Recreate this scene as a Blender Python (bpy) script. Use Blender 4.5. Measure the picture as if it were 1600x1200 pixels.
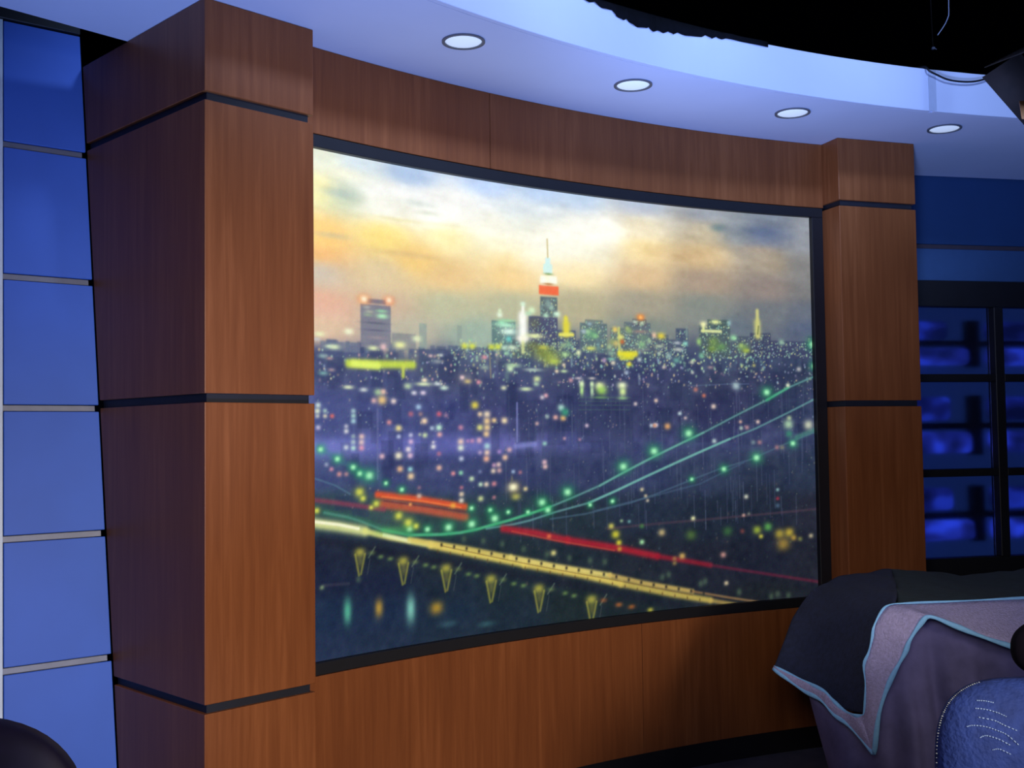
import bpy, bmesh, math, random
import numpy as np
from mathutils import Vector, Matrix
random.seed(7)
S = bpy.context.scene
for o in list(bpy.data.objects):
    bpy.data.objects.remove(o, do_unlink=True)
COL = S.collection

# ------------------------------------------------------------ camera, world, lights, exposure
F_PX, PITCH, ROLL, CAM_Z = 1714.76, 0.04634, 0.01268, 1.5
up0 = Vector((0, -math.sin(PITCH), math.cos(PITCH)))
ex = Vector((1, 0, 0))
fw = Vector((0, math.cos(PITCH), math.sin(PITCH)))
rt = math.cos(ROLL) * ex - math.sin(ROLL) * up0
up = math.sin(ROLL) * ex + math.cos(ROLL) * up0
cam_data = bpy.data.cameras.new('camera')
cam = bpy.data.objects.new('camera', cam_data)
COL.objects.link(cam)
cam_data.sensor_width = 36
cam_data.lens = F_PX * 36 / 1600
cam_data.clip_start = 0.05
M = Matrix.Identity(4)
for i in range(3):
    M[i][0], M[i][1], M[i][2] = rt[i], up[i], -fw[i]
M[2][3] = CAM_Z
cam.matrix_world = M
S.camera = cam

w = bpy.data.worlds.new('world')
S.world = w
w.use_nodes = True
w.node_tree.nodes['Background'].inputs[0].default_value = (0.35, 0.42, 1.0, 1)
w.node_tree.nodes['Background'].inputs[1].default_value = 0.02

def light(name, kind, loc, target, power, color, **kw):
    d = bpy.data.lights.new(name, kind)
    d.energy = power
    d.color = color
    for k, v in kw.items():
        setattr(d, k, v)
    o = bpy.data.objects.new(name, d)
    COL.objects.link(o)
    o.location = loc
    o.rotation_euler = (Vector(target) - Vector(loc)).to_track_quat('-Z', 'Y').to_euler()
    return o

BLUE_GEL = (0.29, 0.45, 1.0)
light('blue_uplight', 'SPOT', (-0.10, 2.35, 0.35), (-0.10, 2.95, 3.0), 210, BLUE_GEL, spot_size=math.radians(100), spot_blend=0.9, shadow_soft_size=0.2)
light('blue_uplight', 'SPOT', (0.75, 2.2, 1.05), (1.75, 4.3, 3.1), 330, BLUE_GEL, spot_size=math.radians(76), spot_blend=0.9, shadow_soft_size=0.2)
for tx, ty, pw in ((-0.12, 3.52, 520), (0.42, 4.05, 420), (1.15, 4.50, 400), (1.95, 4.82, 330)):
    light('blue_fascia_light', 'SPOT', (2.2, 1.3, 4.2), (tx, ty, 3.15), pw, (0.38, 0.56, 1.0), spot_size=math.radians(24), spot_blend=1.0, shadow_soft_size=0.25)
light('work_light', 'SPOT', (2.1, -0.7, 2.0), (-0.45, 3.8, 0.95), 730, (1.0, 0.87, 0.73), spot_size=math.radians(46), spot_blend=1.0, shadow_soft_size=0.5)
light('added_warm_fill_light', 'SPOT', (0.2, 0.9, 1.7), (1.45, 5.2, 1.35), 140, (0.98, 0.90, 0.80), spot_size=math.radians(44), spot_blend=1.0, shadow_soft_size=0.3)  # fill added to lift the right base panels and far pillar
for zz, pw in ((2.55, 30), (1.55, 42), (0.45, 55)):
    light('blue_wash_light', 'SPOT', (-0.25, 1.7, 1.0), (-1.72, 3.86, zz), pw, (0.30, 0.46, 1.0), spot_size=math.radians(34), spot_blend=0.9, shadow_soft_size=0.12)
light('room_fill_light', 'AREA', (0.8, -1.2, 1.9), (1.2, 4.0, 0.8), 24, (0.30, 0.42, 1.0), shape='DISK', size=1.2)

vs = S.view_settings
vs.view_transform = 'Standard'
vs.look = 'None'
vs.exposure = 0.0
vs.gamma = 1.0
vs.use_curve_mapping = False

# ------------------------------------------------------------ materials
def srgb(r, g, b):
    f = lambda c: (c / 255 / 12.92) if c / 255 <= 0.04045 else ((c / 255 + 0.055) / 1.055) ** 2.4
    return (f(r), f(g), f(b), 1)

def mat(name, base, rough=0.6, metal=0.0, noise=0.0, nscale=20, coat=0.0, emis=None, estr=0.0, bump=0.0, bscale=200, spec=0.5, sheen=0.0):
    m = bpy.data.materials.new(name)
    m.use_nodes = True
    nt = m.node_tree
    b = nt.nodes['Principled BSDF']
    b.inputs['Roughness'].default_value = rough
    b.inputs['Metallic'].default_value = metal
    b.inputs['Coat Weight'].default_value = coat
    b.inputs['Specular IOR Level'].default_value = spec
    b.inputs['Sheen Weight'].default_value = sheen
    tc = nt.nodes.new('ShaderNodeTexCoord')
    nz = nt.nodes.new('ShaderNodeTexNoise')
    nz.inputs['Scale'].default_value = nscale
    nz.inputs['Detail'].default_value = 4
    nt.links.new(tc.outputs['Object'], nz.inputs['Vector'])
    rp = nt.nodes.new('ShaderNodeValToRGB')
    rp.color_ramp.elements[0].position = 0.3
    rp.color_ramp.elements[1].position = 0.7
    rp.color_ramp.elements[0].color = tuple(c * (1 - noise) for c in base[:3]) + (1,)
    rp.color_ramp.elements[1].color = tuple(min(1, c * (1 + noise)) for c in base[:3]) + (1,)
    nt.links.new(nz.outputs[0], rp.inputs[0])
    nt.links.new(rp.outputs[0], b.inputs['Base Color'])
    if emis:
        b.inputs['Emission Color'].default_value = emis
        b.inputs['Emission Strength'].default_value = estr
    if bump:
        n2 = nt.nodes.new('ShaderNodeTexNoise')
        n2.inputs['Scale'].default_value = bscale
        nt.links.new(tc.outputs['Object'], n2.inputs['Vector'])
        bp = nt.nodes.new('ShaderNodeBump')
        bp.inputs['Strength'].default_value = bump
        bp.inputs['Distance'].default_value = 0.01
        nt.links.new(n2.outputs[0], bp.inputs['Height'])
        nt.links.new(bp.outputs[0], b.inputs['Normal'])
    return m

def wood_material(name, dark, mid, light_):
    m = bpy.data.materials.new(name)
    m.use_nodes = True
    nt = m.node_tree
    b = nt.nodes['Principled BSDF']
    b.inputs['Roughness'].default_value = 0.42
    b.inputs['Specular IOR Level'].default_value = 0.35
    tc = nt.nodes.new('ShaderNodeTexCoord')
    mp = nt.nodes.new('ShaderNodeMapping')
    mp.inputs['Scale'].default_value = (26, 26, 1.3)
    n1 = nt.nodes.new('ShaderNodeTexNoise')
    n1.inputs['Scale'].default_value = 1.6
    n1.inputs['Detail'].default_value = 7
    n1.inputs['Roughness'].default_value = 0.62
    n1.inputs['Distortion'].default_value = 0.35
    mp2 = nt.nodes.new('ShaderNodeMapping')
    mp2.inputs['Scale'].default_value = (3.2, 3.2, 0.5)
    n2 = nt.nodes.new('ShaderNodeTexNoise')
    n2.inputs['Scale'].default_value = 1.5
    n2.inputs['Detail'].default_value = 2
    nt.links.new(tc.outputs['Object'], mp.inputs[0])
    nt.links.new(tc.outputs['Object'], mp2.inputs[0])
    nt.links.new(mp.outputs[0], n1.inputs['Vector'])
    nt.links.new(mp2.outputs[0], n2.inputs['Vector'])
    mx = nt.nodes.new('ShaderNodeMix')
    mx.data_type = 'FLOAT'
    mx.inputs[0].default_value = 0.4
    nt.links.new(n1.outputs[0], mx.inputs[2])
    nt.links.new(n2.outputs[0], mx.inputs[3])
    rp = nt.nodes.new('ShaderNodeValToRGB')
    e = rp.color_ramp.elements
    e[0].position, e[0].color = 0.33, dark
    e[1].position, e[1].color = 0.66, light_
    k = e.new(0.5)
    k.color = mid
    nt.links.new(mx.outputs[0], rp.inputs[0])
    nt.links.new(rp.outputs[0], b.inputs['Base Color'])
    return m

WOOD = wood_material('cherry_veneer', (0.205, 0.060, 0.018, 1), (0.26, 0.080, 0.024, 1), (0.34, 0.112, 0.036, 1))
GROOVE = mat('groove_black', (0.010, 0.012, 0.022), 0.6, noise=0.1)
BLACK = mat('black_trim', (0.008, 0.008, 0.012), 0.55, noise=0.1)
STUDIO = mat('studio_black', (0.004, 0.004, 0.006), 0.95, noise=0.2, spec=0.1)
CEIL = mat('white_soffit_paint', (0.68, 0.72, 0.92), 0.85, noise=0.02, nscale=3)
SEAM = mat('seam_filler', (0.48, 0.52, 0.68), 0.85, noise=0.05)
BLUE = mat('blue_panel_paint', (0.050, 0.150, 0.60), 0.55, noise=0.05, nscale=4)
BLUE2 = mat('deep_blue_paint', (0.016, 0.062, 0.19), 0.6, noise=0.05, nscale=4)
ALU = mat('brushed_aluminium', (0.20, 0.21, 0.25), 0.5, metal=0.5, noise=0.08)
STRIP = mat('pale_edge_strip', (0.70, 0.78, 0.82), 0.4, noise=0.05)
FLOOR = mat('grey_studio_floor', (0.10, 0.095, 0.11), 0.35, noise=0.35, nscale=9)
NAVYM = mat('navy_pad_fabric', (0.012, 0.018, 0.052), 0.95, noise=0.25, nscale=60, bump=0.3)
GREENM = mat('dark_green_cloth', (0.018, 0.034, 0.042), 0.95, noise=0.2, nscale=40, bump=0.2)
GREYM = mat('grey_mauve_fabric', (0.43, 0.39, 0.64), 0.95, noise=0.16, nscale=120, bump=0.5)
BIND = mat('light_blue_binding', (0.26, 0.58, 1.0), 0.7, noise=0.1, nscale=80)
TARPM = mat('purple_grey_tarp', (0.115, 0.108, 0.27), 0.9, noise=0.2, nscale=14, bump=0.2, bscale=30)
QUILT = mat('blue_quilt_fabric', (0.030, 0.066, 0.29), 0.8, noise=0.2, nscale=30, bump=0.5, bscale=90)
THREAD = mat('white_thread', (0.45, 0.62, 0.95), 0.6, noise=0.1)
BEAD = mat('pale_beads', (0.36, 0.40, 0.38), 0.35, noise=0.1, coat=0.5)
CHAIRM = mat('dark_plum_leather', (0.014, 0.008, 0.030), 0.6, noise=0.2, nscale=40)
DARKLEATHER = mat('black_leather', (0.006, 0.004, 0.008), 0.9, noise=0.2, spec=0.15)
CHROME = mat('chair_metal', (0.12, 0.12, 0.13), 0.35, metal=0.9, noise=0.05)
LAMPM = mat('lamp_black_metal', (0.016, 0.009, 0.008), 0.85, metal=0.0, noise=0.3)
GEL = mat('amber_painted_metal', (0.45, 0.20, 0.07), 0.5, noise=0.1)
RING = mat('downlight_ring', (0.16, 0.17, 0.20), 0.45, metal=0.2, noise=0.05)
LENS = mat('downlight_lens', (0.8, 0.85, 0.9), 0.4, noise=0.02, emis=srgb(205, 225, 255), estr=0.55)  # emission stands in for blue light caught by the white interior
WIRE = mat('pale_wire', (0.35, 0.37, 0.5), 0.5, noise=0.1)

# ------------------------------------------------------------ helpers
def tag(o, label=None, cat=None, group=None, kind=None):
    if label: o['label'] = label
    if cat: o['category'] = cat
    if group: o['group'] = group
    if kind: o['kind'] = kind
    return o

def empty(name, loc, label=None, cat=None, group=None, kind=None):
    o = bpy.data.objects.new(name, None)
    COL.objects.link(o)
    o.location = loc
    return tag(o, label, cat, group, kind)

def wloc(o):
    v = Vector(o.location)
    while o.parent:
        o = o.parent
        v += Vector(o.location)
    return v

def link(name, verts, faces, material, parent=None, smooth=False, origin=None):
    """mesh given in world coordinates, stored relative to its parent (or to origin)"""
    vs_ = [Vector(v) for v in verts]
    if parent is not None:
        off = wloc(parent)
        org = Vector(origin) if origin else off
    else:
        off = Vector((0, 0, 0))
        org = Vector(origin) if origin else Vector((0, 0, 0))
    me = bpy.data.meshes.new(name)
    me.from_pydata([tuple(v - org) for v in vs_], [], [tuple(f) for f in faces])
    me.materials.append(material)
    if smooth:
        me.polygons.foreach_set('use_smooth', [True] * len(me.polygons))
    me.update()
    bm = bmesh.new(); bm.from_mesh(me); bmesh.ops.recalc_face_normals(bm, faces=bm.faces); bm.to_mesh(me); bm.free()
    o = bpy.data.objects.new(name, me)
    COL.objects.link(o)
    if parent is not None:
        o.parent = parent
    o.location = org - off
    return o

def prism(poly, z0, z1):
    n = len(poly)
    v = [(p[0], p[1], z0) for p in poly] + [(p[0], p[1], z1) for p in poly]
    f = [tuple(range(n))[::-1], tuple(range(n, 2 * n))]
    f += [(i, (i + 1) % n, n + (i + 1) % n, n + i) for i in range(n)]
    return v, f

def loft(bot, top):
    n = len(bot)
    v = list(bot) + list(top)
    f = [tuple(range(n))[::-1], tuple(range(n, 2 * n))]
    f += [(i, (i + 1) % n, n + (i + 1) % n, n + i) for i in range(n)]
    return v, f

def bevel(o, wdt=0.003, seg=1):
    m = o.modifiers.new('bevel', 'BEVEL')
    m.width = wdt
    m.segments = seg
    m.limit_method = 'ANGLE'
    return o

def merge(*vfs):
    V, Fc = [], []
    for v, f in vfs:
        b = len(V)
        V += list(v)
        Fc += [tuple(i + b for i in t) for t in f]
    return V, Fc

CX, CY, R = 3.4948, -0.1777, 5.8271
ARC0, ARC1 = 1.9150, 2.3900          # right and left end of the curved wall
def pol(a, r, z=None):
    p = (CX + r * math.cos(a), CY + r * math.sin(a))
    return p if z is None else (p[0], p[1], z)

def arc_slab(a0, a1, r0, r1, z0, z1, n=40):
    V, Fc = [], []
    for i in range(n + 1):
        a = a0 + (a1 - a0) * i / n
        V += [pol(a, r0, z0), pol(a, r1, z0), pol(a, r1, z1), pol(a, r0, z1)]
    for i in range(n):
        b = 4 * i
        for k in range(4):
            Fc.append((b + k, b + (k + 1) % 4, b + 4 + (k + 1) % 4, b + 4 + k))
    Fc += [(0, 1, 2, 3), (4 * n + 3, 4 * n + 2, 4 * n + 1, 4 * n)]
    return V, Fc

def tube(pts, r, n=8, flat=1.0):
    P = [Vector(p) for p in pts]
    V, Fc = [], []
    for i, p in enumerate(P):
        t = (P[min(i + 1, len(P) - 1)] - P[max(i - 1, 0)]).normalized()
        a = t.cross(Vector((0, 1, 0)))
        if a.length < 1e-3: a = t.cross(Vector((1, 0, 0)))
        a.normalize()
        b = t.cross(a)
        rr = r[i] if isinstance(r, (list, tuple)) else r
        for k in range(n):
            q = 2 * math.pi * k / n
            V.append(p + a * rr * math.cos(q) + b * rr * flat * math.sin(q))
    for i in range(len(P) - 1):
        for k in range(n):
            Fc.append((i * n + k, i * n + (k + 1) % n, (i + 1) * n + (k + 1) % n, (i + 1) * n + k))
    Fc += [tuple(range(n))[::-1], tuple(range((len(P) - 1) * n, len(P) * n))]
    return V, Fc

def catmull(pts, sub=6):
    P = [Vector(p) for p in pts]
    out = []
    for i in range(len(P) - 1):
        p0, p1, p2, p3 = P[max(i - 1, 0)], P[i], P[i + 1], P[min(i + 2, len(P) - 1)]
        for k in range(sub):
            t = k / sub
            out.append(0.5 * ((2 * p1) + (-p0 + p2) * t + (2 * p0 - 5 * p1 + 4 * p2 - p3) * t * t + (-p0 + 3 * p1 - 3 * p2 + p3) * t ** 3))
    out.append(P[-1])
    return out

def surface(rows, sub_u=8, sub_v=8, wrinkle=0.0, seed=1):
    cols = [catmull(r, sub_u) for r in rows]
    n = len(cols[0])
    lines = [catmull([c[i] for c in cols], sub_v) for i in range(n)]
    m = len(lines[0])
    rnd = random.Random(seed)
    ph = [rnd.uniform(0, 6.28) for _ in range(6)]
    V = []
    for i in range(n):
        for j in range(m):
            p = lines[i][j]
            if wrinkle:
                q = (math.sin(p.x * 31 + p.y * 9 + ph[0]) + math.sin(p.z * 27 - p.x * 13 + ph[1]) + 0.6 * math.sin(p.x * 57 + p.z * 41 + ph[2])) * wrinkle
                p = p + Vector((0, -q * 0.6, q))
            V.append(tuple(p))
    Fc = [(i * m + j, (i + 1) * m + j, (i + 1) * m + j + 1, i * m + j + 1) for i in range(n - 1) for j in range(m - 1)]
    return V, Fc

def cloth(name, vf, material, parent=None, thick=0.008, origin=None):
    o = link(name, vf[0], vf[1], material, parent, smooth=True, origin=origin)
    s = o.modifiers.new('thickness', 'SOLIDIFY')
    s.thickness = thick
    s.offset = 0
    return o

# ------------------------------------------------------------ studio shell
X0, X1, Y0, Y1, ZT = -4.2, 5.2, -3.0, 7.6, 4.8
def struct(name, vf, m, parent=None, label=None):
    o = link(name, vf[0], vf[1], m, parent)
    if parent is None: o['kind'] = 'structure'
    if label: o['label'] = label
    return o
def boxp(x0, x1, y0, y1, z0, z1):
    return prism([(x0, y0), (x1, y0), (x1, y1), (x0, y1)], z0, z1)
struct('floor', boxp(X0, X1, Y0, Y1, -0.1, 0.0), FLOOR, label='dark grey studio floor')
struct('ceiling', boxp(X0, X1, Y0, Y1, ZT, ZT + 0.1), STUDIO, label='black studio ceiling high above the set')
struct('wall_back', boxp(X0, X1, Y1, Y1 + 0.1, 0, ZT), STUDIO, label='black studio wall behind the set')
struct('wall_front', boxp(X0, X1, Y0 - 0.1, Y0, 0, ZT), STUDIO, label='black studio wall behind the camera')
struct('wall_outer_left', boxp(X0 - 0.1, X0, Y0, Y1, 0, ZT), STUDIO, label='black studio wall on the far left')
struct('wall_outer_right', boxp(X1, X1 + 0.1, Y0, Y1, 0, ZT), STUDIO, label='black studio wall on the far right')

# ------------------------------------------------------------ white soffit and its curved fascia
ZC, RF = 2.8985, R - 0.6095
inner = [pol(1.35 + (2.95 - 1.35) * i / 60, RF + 0.012) for i in range(61)]      # right -> left
outer = [(-2.62, 2.38), (-1.632, 3.471), (-1.335, 3.798), (-1.02, 4.12), pol(2.36, R + 0.10), pol(2.25, R + 0.10),
         pol(2.15, R + 0.10), pol(2.05, R + 0.10), pol(1.93, R + 0.10), (2.00, 5.92), (2.257, 5.985), (2.906, 6.127), (4.95, 6.574)]
soff = empty('ceiling_soffit', (0.6, 4.3, ZC), 'white suspended soffit curving over the wooden wall', kind='structure')
poly = inner + outer
v, f = prism(poly, ZC, ZC + 0.02)
bmv = bmesh.new()
vsb = [bmv.verts.new(q) for q in v]
n_ = len(poly)
bot = bmv.faces.new(vsb[:n_][::-1]); top = bmv.faces.new(vsb[n_:])
for i in range(n_): bmv.faces.new((vsb[i], vsb[(i + 1) % n_], vsb[n_ + (i + 1) % n_], vsb[n_ + i]))
bmesh.ops.triangulate(bmv, faces=[bot, top])
me = bpy.data.meshes.new('soffit_board')
bmv.to_mesh(me); bmv.free()
me.materials.append(CEIL)
for vv in me.vertices: vv.co -= Vector((0.6, 4.3, ZC))
so = bpy.data.objects.new('soffit_board', me); COL.objects.link(so); so.parent = soff
SEAM_A = 1.8872
bevel(link('fascia_panel', *arc_slab(1.35, SEAM_A, RF - 0.012, RF + 0.012, ZC, 3.085, 30), CEIL, soff), 0.002)
bevel(link('fascia_panel', *arc_slab(SEAM_A + 0.0035, 2.95, RF - 0.012, RF + 0.012, ZC, 3.085, 60), CEIL, soff), 0.002)
link('seam_strip', *arc_slab(SEAM_A - 0.002, SEAM_A + 0.006, RF - 0.0135, RF - 0.011, ZC + 0.002, 3.083, 3), SEAM, soff)

# ------------------------------------------------------------ curved wooden wall
G1, G2, G3 = 2.5859, 1.6283, 0.6657
def wood(name, vf, parent, b=0.002, m=None):
    return bevel(link(name, vf[0], vf[1], m or WOOD, parent), b)
wc = empty('wall_center', pol(2.15, R, 0), 'curved wooden wall that surrounds the lit skyline picture', kind='structure')
SE1, SE2 = 2.2305, 2.0995
wood('header_panel', arc_slab(ARC0, SE1 - 0.0002, R, R + 0.09, G1, ZC - 0.001, 40), wc, 0.0012)
wood('header_panel', arc_slab(SE1 + 0.0002, ARC1, R, R + 0.09, G1, ZC - 0.001, 24), wc, 0.0012)
wood('base_panel', arc_slab(ARC0, SE2 - 0.0002, R, R + 0.09, 0.105, G3, 30), wc, 0.0012)
wood('base_panel', arc_slab(SE2 + 0.0002, ARC1, R, R + 0.09, 0.105, G3, 30), wc, 0.0012)
link('kick_board', *arc_slab(ARC0, ARC1, R + 0.012, R + 0.08, 0.0, 0.104, 40), BLACK, wc)
link('back_board', *arc_slab(ARC0, ARC1, R + 0.13, R + 0.15, 0.0, ZC - 0.002, 40), BLACK, wc)

# ------------------------------------------------------------ pillars
def pillar(name, A, th, width, depth_fn, label, zs):
    d = (math.sin(th), math.cos(th)); n = (-math.cos(th), math.sin(th))
    Bp = (A[0] + d[0] * width, A[1] + d[1] * width)
    root = empty(name, ((A[0] + Bp[0]) / 2 + n[0] * 0.2, (A[1] + Bp[1]) / 2 + n[1] * 0.2, 0), label, 'pillar')
    def quad(z, inset):
        dl, dr = depth_fn(z)
        def P(base, t, sx):
            return (base[0] + n[0] * t + d[0] * sx, base[1] + n[1] * t + d[1] * sx, z)
        return [P(A, inset, inset), P(Bp, inset, -inset), P(Bp, dr - 0.001, -inset), P(A, dl - 0.001, inset)]
    blocks = [(0.0, G3 - 0.014), (G3 + 0.014, G2 - 0.014), (G2 + 0.014, G1 - 0.014), (G1 + 0.014, ZC - 0.001)]
    for z0, z1 in blocks:
        v, f = loft(quad(z0, 0), quad(z1, 0))
        bevel(link('wood_block', v, f, WOOD, root), 0.0025, 2)
    for z in (G3, G2, G1):
        v, f = loft(quad(z - 0.0139, 0.014), quad(z + 0.0139, 0.014))
        link('groove', v, f, GROOVE, root)
    return root
def depthA(z):
    dl = 0.6126 + (0.8653 - 0.6126) * (z - 0.587) / 2.013
    return dl - 0.004, dl - 0.004
def depthA2(z):
    a = depthA(z)[0]
    return a, a + 0.0
pillar('wooden_pillar', (-0.9577, 3.4173), 0.7837, 0.4108, depthA2, 'large near wooden pillar with black grooves left of the skyline picture', 0)
pillar('wooden_pillar', (1.5679, 5.1791), 1.2576, 0.4343, lambda z: (0.62, 0.62), 'far wooden pillar right of the skyline picture, its foot behind dark covers', 0)

# ------------------------------------------------------------ lit skyline picture
Z0F, Z1F = G3 + 0.001, G1 - 0.001
mural = empty('backlit_picture', pol(2.15, R, Z0F), 'huge backlit city skyline picture at dusk set in the curved wooden wall', 'picture')
fr = merge(arc_slab(ARC0 + 0.0003, ARC1 - 0.0003, R + 0.004, R + 0.06, Z1F - 0.046, Z1F, 60),
           arc_slab(ARC0 + 0.0003, ARC1 - 0.0003, R + 0.004, R + 0.06, Z0F, Z0F + 0.043, 60))
bevel(link('frame_rail', *arc_slab(ARC0 + 0.0003, ARC1 - 0.0003, R + 0.004, R + 0.06, Z1F - 0.046, Z1F, 60), BLACK, mural), 0.002)
bevel(link('frame_rail', *arc_slab(ARC0 + 0.0003, ARC1 - 0.0003, R + 0.004, R + 0.06, Z0F, Z0F + 0.043, 60), BLACK, mural), 0.002)
bevel(link('frame_stile', *arc_slab(ARC0 + 0.0003, ARC0 + 0.0108, R + 0.004, R + 0.06, Z0F + 0.0432, Z1F - 0.0462, 2), BLACK, mural), 0.002)
bevel(link('frame_stile', *arc_slab(ARC1 - 0.0095, ARC1 - 0.0003, R + 0.004, R + 0.06, Z0F + 0.0432, Z1F - 0.0462, 2), BLACK, mural), 0.002)

PRINT_GROUND="""145,2513,235,240,220 317,2531,225,240,250 556,2519,188,212,245 935,2521,188,212,250 1234,2525,182,208,245 1405,2517,190,214,245 1756,2523,188,202,224 2116,2516,165,170,180 2482,2511,132,143,160 2734,2517,148,153,163 145,2408,252,245,190 258,2402,200,212,195 434,2403,255,255,245 741,2418,252,253,250 1064,2403,225,240,250 1232,2407,212,232,245 1402,2396,255,255,250 1754,2427,242,230,200 2114,2440,200,188,162 2297,2459,142,150,158 2481,2458,115,125,150 2709,2430,146,150,158 434,2378,255,255,246 678,2372,255,255,250 869,2421,250,252,250 998,2369,252,250,240 1265,2369,255,255,248 1541,2395,252,250,240 1128,2248,253,240,205 144,2222,250,215,150 432,2256,252,230,160 739,2289,253,240,190 997,2289,255,248,215 1230,2325,255,255,238 1401,2312,255,250,220 1751,2325,245,225,175 2111,2320,205,185,150 2477,2310,165,155,140 2705,2305,138,138,138 143,2152,240,195,140 583,2185,240,210,150 1062,2229,245,220,165 143,2106,208,200,188 431,2109,222,205,172 737,2136,232,205,160 1061,2162,238,210,160 1399,2214,248,225,175 1749,2209,215,190,155 2108,2200,170,155,140 2473,2186,145,135,130 2713,2195,125,125,125 142,1967,225,185,165 430,1988,205,185,165 736,2008,190,190,165 1058,2028,185,185,160 1396,2047,180,175,150 1746,2079,165,160,145 2105,2081,135,140,135 2470,2063,115,120,125 2709,2070,108,114,125 142,1898,225,195,165 549,1897,190,185,165 861,1900,160,180,165 1223,1902,130,140,140 1743,1950,130,140,135 2284,1967,105,115,125 2707,1992,90,100,120 141,1771,78,88,130 428,1709,78,88,135 733,1780,78,88,125 1053,1710,75,83,128 1390,1770,72,80,118 1738,1749,65,72,112 2098,1813,65,75,108 2462,1788,60,66,102 2701,1790,58,68,98 140,1599,82,92,150 426,1577,78,88,145 731,1578,72,80,135 1052,1591,66,72,122 1387,1605,62,70,115 1735,1606,60,65,108 2274,1605,55,60,98 2695,1604,55,66,100 139,1371,75,88,138 424,1361,72,82,135 728,1339,68,78,128 1048,1341,62,72,118 1382,1331,60,70,112 1729,1321,60,72,112 2085,1311,55,68,98 2686,1296,50,62,88 138,1235,55,82,92 423,1218,62,90,95 726,1189,52,78,85 1045,1197,48,68,85 1378,1140,42,58,72 1725,1151,42,55,78 2080,1106,36,48,68 2443,1121,38,48,68 2699,1111,46,50,68 137,1076,36,46,72 422,1052,38,50,70 723,1002,38,52,66 1042,1002,40,56,68 1375,950,38,52,66 1721,954,40,48,64 2075,902,38,44,62 2436,880,36,42,62 2692,866,40,44,60 137,986,34,46,78 421,957,30,42,74 722,915,34,50,70 1040,872,36,54,66 1371,775,38,54,60 1716,729,36,50,58 2432,731,36,42,52 136,874,34,56,90 420,839,34,54,88 721,804,36,58,84 1039,769,36,54,72 136,750,42,60,95 419,733,40,58,88 720,730,38,56,78"""
PRINT_CLOUDS_HOTSPOT="""229,2393,743,166,175,190,185,60 601,2405,802,126,205,215,210,60 640,2372,497,101,205,210,195,60 493,2329,1208,74,228,222,175,50 740,2336,947,77,225,220,185,50 200,2233,850,117,205,195,165,60 552,2199,1830,124,215,190,150,50 1131,2437,1339,244,195,215,240,60 1300,2442,478,139,205,222,235,60 934,2447,717,212,210,225,245,40 1333,2334,2912,1332,255,254,242,85 998,2369,2301,799,252,250,235,50 1267,2452,885,138,245,250,252,50 710,2445,1887,256,255,255,252,75 434,2439,1494,295,252,253,250,70 259,2468,1008,239,252,250,225,70 1790,2459,1430,351,245,235,205,40 2195,2458,439,182,105,130,140,70 2444,2456,1180,247,95,112,145,70 2591,2440,592,156,110,120,140,50 1966,2311,2167,415,210,182,145,40 2189,2521,1830,182,150,160,172,50 2405,2368,1105,185,180,160,140,40 1755,2500,1070,175,215,215,225,40 167,1462,2229,344,132,138,226,85 485,1468,2687,411,112,118,198,90 855,1462,2869,409,108,112,192,85 1115,1466,1489,371,128,128,200,75 1385,1468,2050,438,92,98,165,60 1697,1449,2461,454,82,86,145,50 2161,1457,3258,652,80,88,145,50 2563,1482,2200,612,86,92,142,50 1115,1448,595,159,135,140,215,60"""
PRINT_BLOCKS="""322,1832,461,1994,122,124,142,92 348,1998,439,2015,112,108,128,80 595,1839,631,1937,140,160,155,70 779,1846,803,1939,140,155,150,60 465,1829,579,1893,125,130,140,70 142,1809,320,1847,110,120,145,70 953,1848,1075,1969,92,122,125,85 1056,1819,1155,1895,90,105,110,80 1144,1845,1296,1998,74,78,112,92 1206,1998,1296,2083,88,104,112,90 1223,1826,1409,1902,72,84,112,80 1291,1853,1392,1946,75,85,115,80 1415,1853,1562,1982,88,108,118,85 1443,1981,1540,1997,95,112,118,70 1581,1834,1712,1966,95,108,110,80 1656,1879,1802,1995,92,106,118,85 1702,1980,1779,2011,92,90,100,80 1796,1838,1901,1946,80,90,112,85 1943,1841,2012,1977,68,80,108,85 2074,1845,2251,1999,76,92,100,90 2122,1990,2248,2025,72,92,95,85 2254,1847,2361,1951,75,85,105,85 2364,1849,2482,1969,62,68,98,85 2466,1853,2773,1934,62,68,100,80 2695,1900,2774,1961,70,85,108,80 734,1823,957,1856,80,92,122,70 549,1815,734,1835,82,92,126,70 141,1790,340,1810,80,90,128,80 1885,1839,1947,1925,72,82,108,80 1687,1724,2096,1833,58,64,104,40 1022,1713,1220,1815,72,82,118,50 1388,1463,1697,1660,52,60,95,45 1092,1471,1175,1644,50,58,96,60 2040,1455,2270,1650,46,50,88,50 1950,1460,1963,1658,48,52,90,60 1236,2188,1262,2251,212,246,244,95 1225,2183,1272,2223,214,246,238,95 1208,2141,1295,2173,255,255,222,98 1200,2092,1304,2131,246,112,72,98"""
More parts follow.
